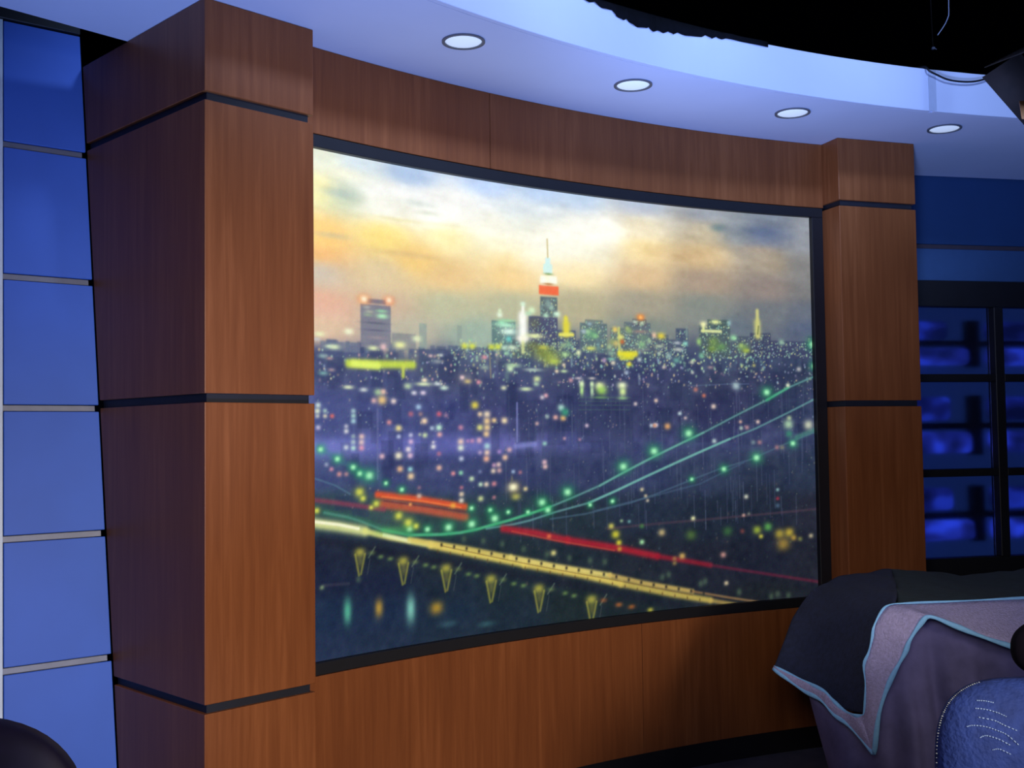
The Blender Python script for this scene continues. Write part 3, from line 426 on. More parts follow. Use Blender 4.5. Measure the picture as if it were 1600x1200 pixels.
RS = R + 0.03
def paint():
    s_len = (ARC1 - 0.009 - (ARC0 + 0.0105)) * RS
    s_off = 0.009 * RS
    zb, zt = Z0F + 0.040, Z1F - 0.043
    ns, nz = int(s_len / 0.0034), int((zt - zb) / 0.0034)
    s = s_off + s_len * np.arange(ns + 1) / ns
    z = zb + (zt - zb) * np.arange(nz + 1) / nz
    SS, ZZ = np.meshgrid(s, z)
    # smooth ground colours (sky with backlight hot spot, haze, river) from scattered swatches
    cg_s = np.linspace(s[0], s[-1], 90); cg_z = np.linspace(zb, zt, 120)
    CS, CZ = np.meshgrid(cg_s, cg_z)
    acc = np.zeros(CS.shape + (3,)); wt = np.zeros(CS.shape)
    for t in PRINT_GROUND.split():
        a, b, *h = t.split(',')
        w_ = 1 / ((((CS - int(a) / 1000) / 1.9) ** 2 + (CZ - int(b) / 1000) ** 2) + 0.0012) ** 2.1
        acc += w_[..., None] * rgb(*h); wt += w_
    acc /= wt[..., None]
    fi = (SS - cg_s[0]) / (cg_s[1] - cg_s[0]); fj = (ZZ - cg_z[0]) / (cg_z[1] - cg_z[0])
    i0 = np.clip(fi.astype(int), 0, 88); j0 = np.clip(fj.astype(int), 0, 118)
    u = (fi - i0)[..., None]; v_ = (fj - j0)[..., None]
    img = acc[j0, i0] * (1 - u) * (1 - v_) + acc[j0, i0 + 1] * u * (1 - v_) + acc[j0 + 1, i0] * (1 - u) * v_ + acc[j0 + 1, i0 + 1] * u * v_
    rng = np.random.default_rng(5)
    def window(a0, a1, b0, b1):
        i_0, i_1 = np.searchsorted(s, [a0, a1]); j_0, j_1 = np.searchsorted(z, [b0, b1])
        return slice(max(j_0 - 1, 0), j_1 + 1), slice(max(i_0 - 1, 0), i_1 + 1)
    def blob(a, b, ra, rb, col, al, p=2.2):
        W = window(a - 2.6 * ra, a + 2.6 * ra, b - 2.6 * rb, b + 2.6 * rb)
        q = np.exp(-(((np.abs(SS[W] - a) / ra) ** p + (np.abs(ZZ[W] - b) / rb) ** p)) * 0.9)
        q = (q * al)[..., None]
        img[W] = img[W] * (1 - q) + col * q
    def rect(a0, b0, a1, b1, col, al, soft=0.004):
        W = window(a0 - 3 * soft, a1 + 3 * soft, b0 - 3 * soft, b1 + 3 * soft)
        sg = lambda x: 1 / (1 + np.exp(np.clip(-x / soft * 2.5, -40, 40)))
        q = sg(SS[W] - a0) * sg(a1 - SS[W]) * sg(ZZ[W] - b0) * sg(b1 - ZZ[W]) * al
        q = q[..., None]
        img[W] = img[W] * (1 - q) + col * q
    def line(P, wd, col, al):
        hw = wd / 2
        xs = [p[0] for p in P]; ys = [p[1] for p in P]
        m_ = hw * 3
        W = window(min(xs) - m_, max(xs) + m_, min(ys) - m_, max(ys) + m_)
        D_ = np.full(SS[W].shape, 9.0)
        for (ax, ay), (bx, by) in zip(P[:-1], P[1:]):
            dx, dy = bx - ax, by - ay
            t = np.clip(((SS[W] - ax) * dx + (ZZ[W] - ay) * dy) / (dx * dx + dy * dy + 1e-12), 0, 1)
            D_ = np.minimum(D_, np.hypot(SS[W] - ax - t * dx, ZZ[W] - ay - t * dy))
        q = (np.exp(-(D_ / hw) ** 2.6 * 0.8) * al)[..., None]
        img[W] = img[W] * (1 - q) + col * q
    def run_blobs(tb, shr=1.0):
        for t in tb.split():
            a, b, ra, rb, *h, al = t.split(',')
            blob(int(a) / 1000, int(b) / 1000, max(int(ra) / 1e4 * shr, 1e-3), max(int(rb) / 1e4 * shr, 1e-3), rgb(*h), int(al) / 100)
    run_blobs(PRINT_CLOUDS_HOTSPOT)  # clouds and mist, plus the backlight's hot spot painted into the sky
    def lattice(nx, ny, sx_, sy_, tilt):
        g_ = rng.normal(0, 1, (ny + 3, nx + 3))
        fx = np.clip((SS - s[0]) / sx_, 0, nx); fy = np.clip((ZZ - zb + tilt * SS + 0.5) / sy_, 0, ny)
        a_, b_ = fx.astype(int), fy.astype(int); u_, w_ = fx - a_, fy - b_
        u_ = u_ * u_ * (3 - 2 * u_); w_ = w_ * w_ * (3 - 2 * w_)
        return g_[b_, a_] * (1 - u_) * (1 - w_) + g_[b_, a_ + 1] * u_ * (1 - w_) + g_[b_ + 1, a_] * (1 - u_) * w_ + g_[b_ + 1, a_ + 1] * u_ * w_
    gray_ = img.mean(-1, keepdims=True); k_s = (1 + 0.28 * np.clip((ZZ - 1.9) / 0.1, 0, 1) * np.clip((2.46 - ZZ) / 0.1, 0, 1))[..., None]
    img[:] = gray_ + (img - gray_) * k_s
    streak = lattice(14, 50, 0.22, 0.06, 0.05) + 0.7 * lattice(36, 100, 0.08, 0.026, 0.07) + 0.4 * lattice(90, 220, 0.032, 0.012, 0.04)
    up_ = np.clip((ZZ - 2.12) / 0.22, 0, 1)
    img += (streak * (1.5 + 3.6 * up_) * (ZZ > 1.86))[..., None] * np.array([0.9, 0.95, 1.0])
    murk = lattice(60, 60, 0.05, 0.05, 0) + 0.7 * lattice(120, 120, 0.024, 0.022, 0)
    img += (murk * (2.2 + 2.8 * np.clip((ZZ - 1.2) / 0.3, 0, 1)) * np.clip((1.86 - ZZ) / 0.03, 0, 1))[..., None]
    img *= ((0.86 + 0.14 * np.clip((ZZ - 1.0) / 0.4, 0, 1)) * (1 - 0.09 * np.clip((1.84 - ZZ) / 0.04, 0, 1)))[..., None]
    # low roofs of the skyline, then blocks of the near city
    for k in range(120):
        a = rng.uniform(0.15, 2.82); hgt = rng.uniform(0.01, 0.055); wd = rng.uniform(0.015, 0.05)
        base = 1.82 + 0.02 * (a / 2.8)
        sh = rng.uniform(-10, 12)
        rect(a, base - 0.05, a + wd, base + hgt * (0.6 + 0.5 * (a > 0.9)), np.array([82 - 7 * a, 94 - 6 * a, 126 - 8 * a]) + sh, 0.55)
    for k in range(150):
        a = rng.uniform(0.15, 2.8); b = rng.uniform(1.2, 1.78); wd = rng.uniform(0.03, 0.10); hg = rng.uniform(0.04, 0.16)
        rect(a, b, a + wd, b + hg, np.array([58 - 4 * a, 66 - 3 * a, 108 - 8 * a]) + rng.uniform(-20, 14), 0.34)
    blocks_ = []
    for t in PRINT_BLOCKS.split():
        a, b, c_, d_, *h, al = t.split(',')
        q_ = [int(v) / 1000 for v in (a, b, c_, d_)]
        rect(*q_, rgb(*h), int(al) / 100)
        if q_[3] > 1.84 and q_[2] > 0.9 and rgb(*h).mean() < 130:
            blocks_.append(q_)
    pal = [(225, 215, 175), (190, 225, 195), (205, 160, 165), (160, 185, 210), (215, 190, 150), (150, 190, 160), (170, 165, 200)]
    gp = [(190, 225, 180), (150, 205, 175), (205, 215, 150), (165, 185, 195), (120, 165, 150)]
    def sprinkle(n, a0, a1, b0, b1, r0, r1, al0, al1, pal_=pal):
        for k in range(n):
            r_ = rng.uniform(r0, r1)
            blob(rng.uniform(a0, a1), rng.uniform(b0, b1), r_, r_ * rng.uniform(0.8, 1.3), np.array(pal_[rng.integers(len(pal_))], float), rng.uniform(al0, al1))
    sprinkle(430, 0.13, 2.74, 1.70, 1.83, 0.0025, 0.0058, 0.25, 0.8)
    sprinkle(240, 0.13, 2.74, 1.52, 1.72, 0.0022, 0.0045, 0.15, 0.5)
    sprinkle(330, 0.75, 2.5, 1.78, 1.885, 0.0025, 0.0065, 0.3, 0.85, [(190, 225, 170), (150, 205, 170), (215, 215, 140), (140, 190, 190)])
    sprinkle(170, 0.13, 2.74, 1.20, 1.55, 0.002, 0.004, 0.12, 0.35)
    sprinkle(140, 0.9, 2.74, 0.85, 1.25, 0.003, 0.006, 0.08, 0.25, [(110, 140, 110), (150, 120, 90), (90, 130, 140)])
    for a0, b0, a1, b1 in blocks_:
        for k in range(int((a1 - a0) * (b1 - b0) * 7000)):
            r_ = rng.uniform(0.0022, 0.0042)
            blob(rng.uniform(a0 + 0.004, a1 - 0.004), rng.uniform(b0, b1 - 0.008), r_, r_, np.array(gp[rng.integers(5)], float), rng.uniform(0.2, 0.85))
    for k in range(170):   # faint suspenders and tower edges
        a = rng.uniform(1.0, 2.8); b = rng.uniform(1.05, 1.6)
        line([(a, b), (a, b + rng.uniform(0.05, 0.2))], 0.006, np.array([86., 96., 126.]) + rng.uniform(-25, 12), 0.3)
    for t in PRINT_LINES.split():
        q = t.split(',')
        xy = [int(i) / 1000 for i in q[5:]]
        line(list(zip(xy[::2], xy[1::2])), int(q[0]) / 1e4, rgb(*q[1:4]), int(q[4]) / 100)
    run_blobs(PRINT_LIGHTS, 0.86)
    # slow mottling of the print
    g = rng.normal(0, 1, (nz // 6 + 3, ns // 6 + 3))
    jj = (np.arange(nz + 1) / 6); ii = (np.arange(ns + 1) / 6)
    J0, I0 = jj.astype(int), ii.astype(int)
    tj, ti = (jj - J0)[:, None], (ii - I0)[None]
    mott = g[J0][:, I0] * (1 - tj) * (1 - ti) + g[J0 + 1][:, I0] * tj * (1 - ti) + g[J0][:, I0 + 1] * (1 - tj) * ti + g[J0 + 1][:, I0 + 1] * tj * ti
    img += (mott * 2.0)[..., None]
    img += rng.normal(0, 3.0, img.shape)
    img = np.clip(img, 0, 255) / 255
    lin = np.where(img <= 0.04045, img / 12.92, ((img + 0.055) / 1.055) ** 2.4)
    # curved sheet mesh
    org = np.array(wloc(mural))
    ang = ARC1 - SS / RS
    co = np.stack([CX + RS * np.cos(ang), CY + RS * np.sin(ang), ZZ], -1).reshape(-1, 3) - org
    nv = co.shape[0]
    me = bpy.data.meshes.new('printed_sheet')
    me.vertices.add(nv)
    me.vertices.foreach_set('co', co.ravel())
    W_ = ns + 1
    idx = (np.arange(nz)[:, None] * W_ + np.arange(ns)[None]).ravel()
    quads = np.stack([idx, idx + W_, idx + W_ + 1, idx + 1], 1)
    nf = quads.shape[0]
    me.loops.add(nf * 4)
    me.loops.foreach_set('vertex_index', quads.ravel().astype(np.int32))
    me.polygons.add(nf)
    me.polygons.foreach_set('loop_start', (np.arange(nf) * 4).astype(np.int32))
    me.update(calc_edges=True)
    at_ = me.color_attributes.new('print', 'FLOAT_COLOR', 'POINT')
    rgba = np.ones((nv, 4), np.float32)
    rgba[:, :3] = lin.reshape(-1, 3)
    at_.data.foreach_set('color', rgba.ravel())
    o = bpy.data.objects.new('printed_sheet', me)
    COL.objects.link(o)
    o.parent = mural
    m = bpy.data.materials.new('backlit_print')
    m.use_nodes = True
    nt = m.node_tree
    b = nt.nodes['Principled BSDF']
    ca = nt.nodes.new('ShaderNodeVertexColor')
    ca.layer_name = 'print'
    b.inputs['Base Color'].default_value = (0.004, 0.004, 0.005, 1)
    b.inputs['Roughness'].default_value = 0.4
    b.inputs['Specular IOR Level'].default_value = 0.08
    nt.links.new(ca.outputs[0], b.inputs['Emission Color'])
    b.inputs['Emission Strength'].default_value = 1.0
    me.materials.append(m)
paint()

# ------------------------------------------------------------ leaning blue panel wall on the left
P0 = Vector((-1.567, 4.025, 2.555)); UU = Vector((0.778, 0.628, 0)).normalized(); VV = Vector((0.161, -0.161, -1.811))
NN = Vector((0.623, -0.772, 0.124)).normalized()
zr = [3.03, 2.555, 2.074, 1.614, 1.172, 0.744, 0.30, 0.02]
def wp(u, z, dn=0.0):
    t = (2.555 - z) / 1.811
    return P0 + UU * u + VV * t + NN * dn
def left_edge(z):       # keeps the vertical joint beside the pillar column upright
    t = (2.555 - z) / 1.811
    return -0.287 - 0.066 * t
wl = empty('wall_left', (-1.75, 3.7, 0), 'leaning wall of square blue panels left of the near pillar', kind='structure')
def slab(name, u0f, u1f, z0, z1, d0, d1, m, parent=wl, b=0.002):
    bot = [wp(u0f(z0), z0, d1), wp(u1f(z0), z0, d1), wp(u1f(z0), z0, d0), wp(u0f(z0), z0, d0)]
    top = [wp(u0f(z1), z1, d1), wp(u1f(z1), z1, d1), wp(u1f(z1), z1, d0), wp(u0f(z1), z1, d0)]
    v, f = loft([tuple(q) for q in bot], [tuple(q) for q in top])
    return bevel(link(name, v, f, m, parent), b)
zero = lambda z: -0.002
slab('backing', lambda z: left_edge(z) - 1.05, lambda z: -0.035, 0.0, 3.12, -0.05, -0.012, BLACK)
for zt_, zb_ in zip(zr[:-1], zr[1:]):
    slab('blue_panel', left_edge, zero, zb_ + 0.012, zt_ - 0.012, -0.011, 0.0, BLUE)
    slab('blue_panel', lambda z: left_edge(z) - 0.50, lambda z: left_edge(z) - 0.03, zb_ + 0.012, zt_ - 0.012, -0.011, 0.0, BLUE)
    slab('blue_panel', lambda z: left_edge(z) - 1.00, lambda z: left_edge(z) - 0.53, zb_ + 0.012, zt_ - 0.012, -0.011, 0.0, BLUE)
for z in zr[1:-1]:
    slab('joint_strip', lambda z_: left_edge(z_) - 1.0, lambda z_: -0.014, z - 0.010, z + 0.010, -0.0115, -0.006, ALU, b=0.001)
slab('edge_strip', lambda z: left_edge(z) - 0.026, lambda z: left_edge(z) - 0.004, 0.05, 3.02, -0.0115, 0.004, STRIP, b=0.001)
slab('edge_strip', lambda z: left_edge(z) - 0.526, lambda z: left_edge(z) - 0.504, 0.05, 3.02, -0.0115, 0.004, STRIP, b=0.001)
slab('top_rail', lambda z: left_edge(z) - 1.0, lambda z: -0.003, 3.022, 3.10, -0.0115, 0.012, BLACK)

# ------------------------------------------------------------ blue wall and window grid on the right
RW0 = Vector((2.257, 5.997, 0)); RWD = Vector((0.977, 0.213, 0)).normalized(); RWN = Vector((RWD.y, -RWD.x, 0))
def rp_(s_, dn):      # s along the wall, dn toward the room
    q = RW0 + RWD * s_ + RWN * dn
    return (q.x, q.y)
def rbox(s0, s1, d0, d1, z0, z1):
    return prism([rp_(s0, d1), rp_(s1, d1), rp_(s1, d0), rp_(s0, d0)], z0, z1)
wr = empty('wall_right', rp_(0.6, 0) + (0,), 'dark blue set wall above the window grid on the right', kind='structure')
S0, S1 = -0.33, 2.5
bevel(link('blue_board', *rbox(S0, S1, -0.06, 0.0, 2.522, ZC + 0.2), BLUE2, wr), 0.003)
link('joint_strip', *rbox(S0, S1, -0.06, -0.008, 2.498, 2.521), mat('dull_joint', (0.06, 0.05, 0.07), 0.5, noise=0.1), wr)
bevel(link('blue_board', *rbox(S0, S1, -0.06, 0.0, 2.318, 2.497), mat('mid_blue_paint', (0.035, 0.095, 0.24), 0.6, noise=0.05), wr), 0.003)
bevel(link('base_board', *rbox(S0, S1, -0.06, 0.0, 0.0, 0.70), BLUE2, wr), 0.003)
win = empty('window_1', rp_(0.6, 0) + (0.70,), 'black framed window grid glowing blue right of the far pillar', kind='structure')
FW = 0.02
ws = [-0.20, 0.455, 1.11, 1.765, 2.42]               # mullion centres
zb = [0.80, 1.262, 1.782, 2.20]                     # pane bounds (bars between)
bevel(link('top_rail', *rbox(S0, S1, -0.05, FW, 2.175, 2.317), BLACK, win), 0.003)
bevel(link('bottom_rail', *rbox(S0, S1, -0.05, FW, 0.701, 0.80), BLACK, win), 0.003)
for s_ in ws:
    bevel(link('mullion', *rbox(s_ - 0.028, s_ + 0.028, -0.05, FW + 0.004, 0.8005, 2.1745), BLACK, win), 0.003)
for z_ in (1.262, 1.782):
    for a, b in zip(ws[:-1], ws[1:]):
        bevel(link('glazing_bar', *rbox(a + 0.0285, b - 0.0285, -0.05, FW, z_ - 0.021, z_ + 0.021), BLACK, win), 0.003)
glass = bpy.data.materials.new('pane_glass'); glass.use_nodes = True
gb = glass.node_tree.nodes['Principled BSDF']
gb.inputs['Base Color'].default_value = (0.75, 0.8, 1, 1); gb.inputs['Transmission Weight'].default_value = 1.0
gb.inputs['Roughness'].default_value = 0.28; gb.inputs['IOR'].default_value = 1.3

def glow(name, strength, seed, dim=False):
    """frosted light block: soft-edged blue lamp glow with uneven diffusion"""
    m = bpy.data.materials.new(name); m.use_nodes = True
    nt = m.node_tree; b = nt.nodes['Principled BSDF']
    b.inputs['Base Color'].default_value = (0.01, 0.02, 0.10, 1)
    b.inputs['Roughness'].default_value = 0.5
    tc = nt.nodes.new('ShaderNodeTexCoord'); mp = nt.nodes.new('ShaderNodeMapping')
    mp.inputs['Location'].default_value = (seed, seed * 0.7, 0)
    mp.inputs['Scale'].default_value = (1, 1, 1.6)
    nz = nt.nodes.new('ShaderNodeTexNoise'); nz.inputs['Scale'].default_value = 5.5; nz.inputs['Detail'].default_value = 1.0
    nt.links.new(tc.outputs['Object'], mp.inputs[0]); nt.links.new(mp.outputs[0], nz.inputs['Vector'])
    rp = nt.nodes.new('ShaderNodeValToRGB')
    e = rp.color_ramp.elements
    e[0].position, e[0].color = 0.34, (0.004, 0.008, 0.06, 1)
    e[1].position, e[1].color = 0.68, (0.03, 0.075, 0.85, 1)
    k = e.new(0.5); k.color = (0.012, 0.022, 0.24, 1)
    nt.links.new(nz.outputs[0], rp.inputs[0])
    nt.links.new(rp.outputs[0], b.inputs['Emission Color'])
    b.inputs['Emission Strength'].default_value = strength
    return m
PANEL_DIM = mat('dim_blue_backlight', (0.01, 0.02, 0.08), 0.6, noise=0.1, emis=(0.005, 0.014, 0.065, 1), estr=0.9)
GL = [glow('blue_glow_low', 0.42, 1.3), glow('blue_glow_mid', 0.85, 4.1)]
link('backlight_panel', *rbox(S0, S1, -0.30, -0.27, 0.72, 2.30), PANEL_DIM, win)
k_ = 0
for c in range(4):
    a, b = ws[c] + 0.03, ws[c + 1] - 0.03
    for r_ in range(3):
        z0, z1 = [(0.80, 1.24), (1.285, 1.76), (1.805, 2.175)][r_]
        h = z1 - z0
        link('pane', *rbox(a - 0.001, b + 0.001, -0.032, -0.026, z0 - 0.001, z1 + 0.001), glass, win)
        # two glowing blocks and the dark tray between them, behind every pane
        for q, (f0, f1, wd, gm) in enumerate([(0.56, 0.84, 0.62, GL[0]), (0.17, 0.42, 0.84, GL[1])]):
            vf = rbox(a + 0.045, a + (b - a) * wd + 0.075, -0.24, -0.16, z0 + h * f0, z0 + h * f1)
            o = bevel(link('light_block', vf[0], vf[1], gm, win, origin=rp_(a + 0.31 * k_, 0) + (z0,)), 0.03, 4)
            k_ += 1
        link('tray', *rbox(a + 0.0, b + 0.03, -0.25, -0.14, z0 + h * 0.455, z0 + h * 0.53), BLACK, win)
        link('divider', *rbox(b - 0.005, b + 0.065, -0.26, -0.20, z0 + h * 0.14, z0 + h * 0.86), BLACK, win)

# ------------------------------------------------------------ recessed downlights in the soffit
def disc_ring(r0, r1, z0, z1, n=40):
    V = []
    for i in range(n):
        q = 2 * math.pi * i / n; c, s_ = math.cos(q), math.sin(q)
        V += [(r0 * c, r0 * s_, z0), (r1 * c, r1 * s_, z0), (r1 * c, r1 * s_, z1), (r0 * c, r0 * s_, z1)]
    Fc = []
    for i in range(n):
        j = (i + 1) % n
        for k in range(4):
            Fc.append((4 * i + k, 4 * i + (k + 1) % 4, 4 * j + (k + 1) % 4, 4 * j + k))
    return V, Fc
def shift(vf, d):
    return [tuple(Vector(q) + Vector(d)) for q in vf[0]], vf[1]
def dome(r, h, z, n=32, m=5):
    V = [(0, 0, z - h)]
    for j in range(1, m + 1):
        rr = r * math.sin(math.pi / 2 * j / m); hh = h * math.cos(math.pi / 2 * j / m)
        V += [(rr * math.cos(2 * math.pi * i / n), rr * math.sin(2 * math.pi * i / n), z - hh) for i in range(n)]
    Fc = [(0, 1 + (i + 1) % n, 1 + i) for i in range(n)]
    for j in range(m - 1):
        for i in range(n):
            a = 1 + j * n; Fc.append((a + i, a + (i + 1) % n, a + n + (i + 1) % n, a + n + i))
    Fc.append(tuple(1 + (m - 1) * n + i for i in range(n)))
    return V, Fc
dls = [(2.3092, 'recessed ceiling downlight nearest the large near pillar'),
       (2.1553, 'second recessed ceiling downlight from the near pillar, above the middle of the picture'),
       (1.9980, 'third recessed ceiling downlight from the near pillar, just before the far pillar'),
       (1.8450, 'recessed ceiling downlight beyond the far pillar, rightmost of the four')]
proto = None
for a, lb in dls:
    loc = pol(a, 5.425, ZC - 0.0005)
    if proto is None:
        root = empty('recessed_downlight', loc, lb, 'ceiling light', 'downlights along the curved soffit')
        link('trim_ring', *shift(disc_ring(0.0665, 0.077, -0.005, 0.0), loc), RING, root, smooth=False)
        link('lens', *shift(dome(0.066, 0.008, 0.0), loc), LENS, root, smooth=True)
        proto = root
    else:
        root = proto.copy(); COL.objects.link(root); root.location = loc; root['label'] = lb
        for ch in proto.children:
            c = ch.copy(); COL.objects.link(c); c.parent = root
bpy.context.view_layer.update()

# ------------------------------------------------------------ torn black foil and cable on the fascia edge
foil = []
dense = []
for (a0, z0), (a1, z1) in zip(FOIL_EDGE[:-1], FOIL_EDGE[1:]):
    for k in range(3):
        t = k / 3; dense.append((a0 + (a1 - a0) * t, z0 + (z1 - z0) * t))
dense.append(FOIL_EDGE[-1])
V, Fc = [], []
for i, (a, z) in enumerate(dense):
    wv = 0.004 * math.sin(i * 1.7)
    zz = min(z, 3.0835)
    for rr, q in ((RF - 0.016 + wv * 0.4, zz), (RF - 0.018 + wv, zz + 0.02), (RF - 0.016, 3.092), (RF + 0.03, 3.098), (RF + 0.06, 3.11 + wv)):
        V.append(pol(a, rr, q))
for i in range(len(dense) - 1):
    for k in range(4):
        Fc.append((i * 5 + k, i * 5 + k + 1, (i + 1) * 5 + k + 1, (i + 1) * 5 + k))
o = cloth('foil_strip', (V, Fc), STUDIO, thick=0.0015, origin=pol(2.15, RF, 3.09))
tag(o, 'torn black foil with a jagged edge draped over the white curved fascia', 'foil')
o = link('cable', *tube(catmull([pol(1.8975, RF + 0.03, 3.10), pol(1.896, RF - 0.015, 3.092)] + LOOP + [pol(1.805, RF - 0.03, 3.12), pol(1.80, RF - 0.01, 3.20)], 5), 0.0045), BLACK, smooth=True, origin=LOOP[0])
tag(o, 'thin black cable sagging in a loop below the white fascia top', 'cable')

# ------------------------------------------------------------ lighting pipes and lamp overhead
def pipe(p, q, lb):
    o = link('lighting_pipe', *tube([p, ((p[0] + q[0]) / 2, (p[1] + q[1]) / 2, (p[2] + q[2]) / 2), q], 0.024, 12), LAMPM, smooth=True, origin=p)
    return tag(o, lb, 'pipe', 'black lighting pipes over the set')
pipe((-1.0, 3.3, 3.75), (4.6, 4.6, 3.75), 'black lighting pipe over the near edge of the set')
pipe((-1.0, 4.9, 3.95), (4.9, 5.7, 3.95), 'black lighting pipe high over the back of the set')
lamp = empty('stage_lamp', (1.90, 3.8, 2.75), 'dark stage lamp with open flaps hanging at the upper right corner', 'lamp')
LC = Vector((1.978, 3.82, 2.850))
ax = Vector((-0.55, -0.25, -0.8)).normalized()
sx = ax.cross(Vector((0, 0, 1))).normalized(); sy = sx.cross(ax).normalized()
def lp(a, b, c): return tuple(LC + sx * a + sy * b + ax * c)
def lathe(prof, n=28):
    V = []; Fc = []
    for c, r_ in prof:
        V += [lp(r_ * math.cos(2 * math.pi * i / n), r_ * math.sin(2 * math.pi * i / n), c) for i in range(n)]
    for j in range(len(prof) - 1):
        for i in range(n):
            Fc.append((j * n + i, j * n + (i + 1) % n, (j + 1) * n + (i + 1) % n, (j + 1) * n + i))
    Fc += [tuple(range(n))[::-1], tuple(range((len(prof) - 1) * n, len(prof) * n))]
    return V, Fc
bevel(link('housing', *lathe([(-0.20, 0.05), (-0.17, 0.085), (0.04, 0.09), (0.05, 0.105), (0.075, 0.105)]), LAMPM, lamp, smooth=False), 0.003)
link('lens', *lathe([(0.0755, 0.09), (0.085, 0.06), (0.088, 0.02)]), DARKLEATHER, lamp, smooth=True)
for qx, qy in ((1, 0), (-1, 0), (0, 1), (0, -1)):
    wx = (qy, -qx)
    base = [lp(qx * 0.10 + wx[0] * s_ * 0.09, qy * 0.10 + wx[1] * s_ * 0.09, 0.077) for s_ in (-1, 1)]
    tip = [lp(qx * 0.165 + wx[0] * s_ * 0.13, qy * 0.165 + wx[1] * s_ * 0.13, 0.215) for s_ in (1, -1)]
    vf = (base + tip, [(0, 1, 2, 3)])
    cloth('flap', vf, LAMPM, lamp, thick=0.003)
yk = [lp(0.105 * math.cos(t), 0, 0) for t in (0,)]
link('yoke', *tube([lp(0.105, 0, -0.06), tuple(LC + sx * 0.11 + Vector((0, 0, 0.16))), tuple(LC + Vector((0, 0, 0.2))), tuple(LC - sx * 0.11 + Vector((0, 0, 0.16))), lp(-0.105, 0, -0.06)], 0.008, 8), LAMPM, lamp)
link('hanger_rod', *tube([tuple(LC + Vector((0, 0, 0.195))), (LC.x, LC.y + 0.05, 3.4), (LC.x + 0.0, LC.y + 0.16, 3.722)], 0.011, 8), LAMPM, lamp)
GELP = [(1.704, 3.60, 2.527), (1.82, 3.60, 2.525), (1.82, 3.64, 2.60), (1.716, 3.64, 2.598)]
cloth('amber_flap', (GELP, [(0, 1, 2, 3)]), GEL, lamp, thick=0.004)['label'] = 'amber painted flap'
o = link('wire', *tube(catmull([(2.046, 5.0, 3.95), (2.046, 5.0, 3.488), (2.037, 5.0, 3.397), (1.990, 5.0, 3.323)], 5), 0.0022, 6), WIRE, smooth=True, origin=(2.0, 5.0, 3.4))
tag(o, 'thin pale wire dangling in the dark above the fascia', 'wire')
def clamp(p, s_, lb):
    r = empty('pipe_clamp', p, lb, 'clamp', 'pale clamps in the dark overhead')
    o = bevel(link('jaw', *boxp(p[0] - s_, p[0] + s_, p[1] - s_, p[1] + s_, p[2] - s_, p[2] + s_ * 0.6), WIRE, r), s_ * 0.5, 3)
    link('bolt', *tube([(p[0] + s_, p[1], p[2]), (p[0] + s_ * 2.2, p[1], p[2] - s_)], s_ * 0.3, 8), WIRE, r)
    link('hook', *tube(catmull([(p[0], p[1], p[2] + s_ * 0.5), (p[0] - s_ * .4, p[1], p[2] + 0.12), (p[0], p[1] + 0.02, 3.95 if p[2] > 3.3 else p[2] + 0.4)], 4), 0.003, 6), LAMPM, r)
clamp((1.966, 5.35, 3.66), 0.012, 'small pale clamp at the very top right of centre')
clamp((2.164, 5.5, 3.439), 0.008, 'tiny pale clamp below the dangling wire')

# ------------------------------------------------------------ covered anchor desk, lower right
desk = empty('anchor_desk', (1.85, 4.05, 0), 'anchor desk hidden beneath the dark covers at lower right', 'desk')
dp = [(1.24, 3.70), (2.55, 3.68), (2.60, 4.42), (1.55, 4.40), (1.20, 3.90)]
bevel(link('desk_top', *prism(dp, 0.80, 0.845), BLACK, desk), 0.005)
dq = [(1.32, 3.78), (2.48, 3.76), (2.52, 4.34), (1.58, 4.32), (1.30, 3.92)]
link('desk_body', *prism(dq, 0.0, 0.80), BLACK, desk)

NAVY = [
[(1.127,4.200,0.887),(1.235,4.300,0.919),(1.365,4.380,0.934),(1.506,4.420,0.945)],
[(1.047,4.120,0.826),(1.138,4.050,0.876),(1.236,3.950,0.924),(1.352,3.920,0.949)],
[(1.002,4.060,0.772),(1.079,3.970,0.809),(1.165,3.800,0.870),(1.250,3.640,0.930)],
[(0.967,4.020,0.717),(1.052,3.940,0.731),(1.124,3.780,0.776),(1.180,3.620,0.847)],
[(0.927,3.985,0.654),(0.993,3.920,0.633),(1.077,3.780,0.658),(1.151,3.620,0.729)],
[(0.928,3.990,0.650),(1.017,3.870,0.617),(1.080,3.740,0.573),(1.134,3.610,0.584)]
]
GREEN = [
[(1.486,4.520,0.892),(1.675,4.550,0.885),(1.853,4.600,0.863),(2.013,4.600,0.867),(2.227,4.600,0.891),(2.547,4.600,0.908)],
[(1.478,4.460,0.930),(1.658,4.500,0.923),(1.814,4.500,0.908),(1.970,4.500,0.912),(2.180,4.500,0.935),(2.493,4.500,0.946)],
[(1.391,4.100,0.941),(1.509,4.100,0.930),(1.651,4.100,0.916),(1.794,4.100,0.919),(1.984,4.100,0.933),(2.316,4.100,0.936)],
[(1.310,3.800,0.944),(1.398,3.800,0.932),(1.529,3.800,0.931),(1.661,3.800,0.933),(1.838,3.800,0.940),(2.190,3.800,0.948)],
[(1.257,3.625,0.918),(1.330,3.620,0.922),(1.456,3.620,0.924),(1.582,3.620,0.929),(1.750,3.620,0.937),(2.085,3.620,0.945)]
]
o = cloth('moving_blanket', surface(GREEN, 6, 6, 0.0035, 3), GREENM, thick=0.006, origin=(1.9, 4.1, 0.9))
tag(o, 'dark green cloth lying over the back of the covered desk', 'cloth')

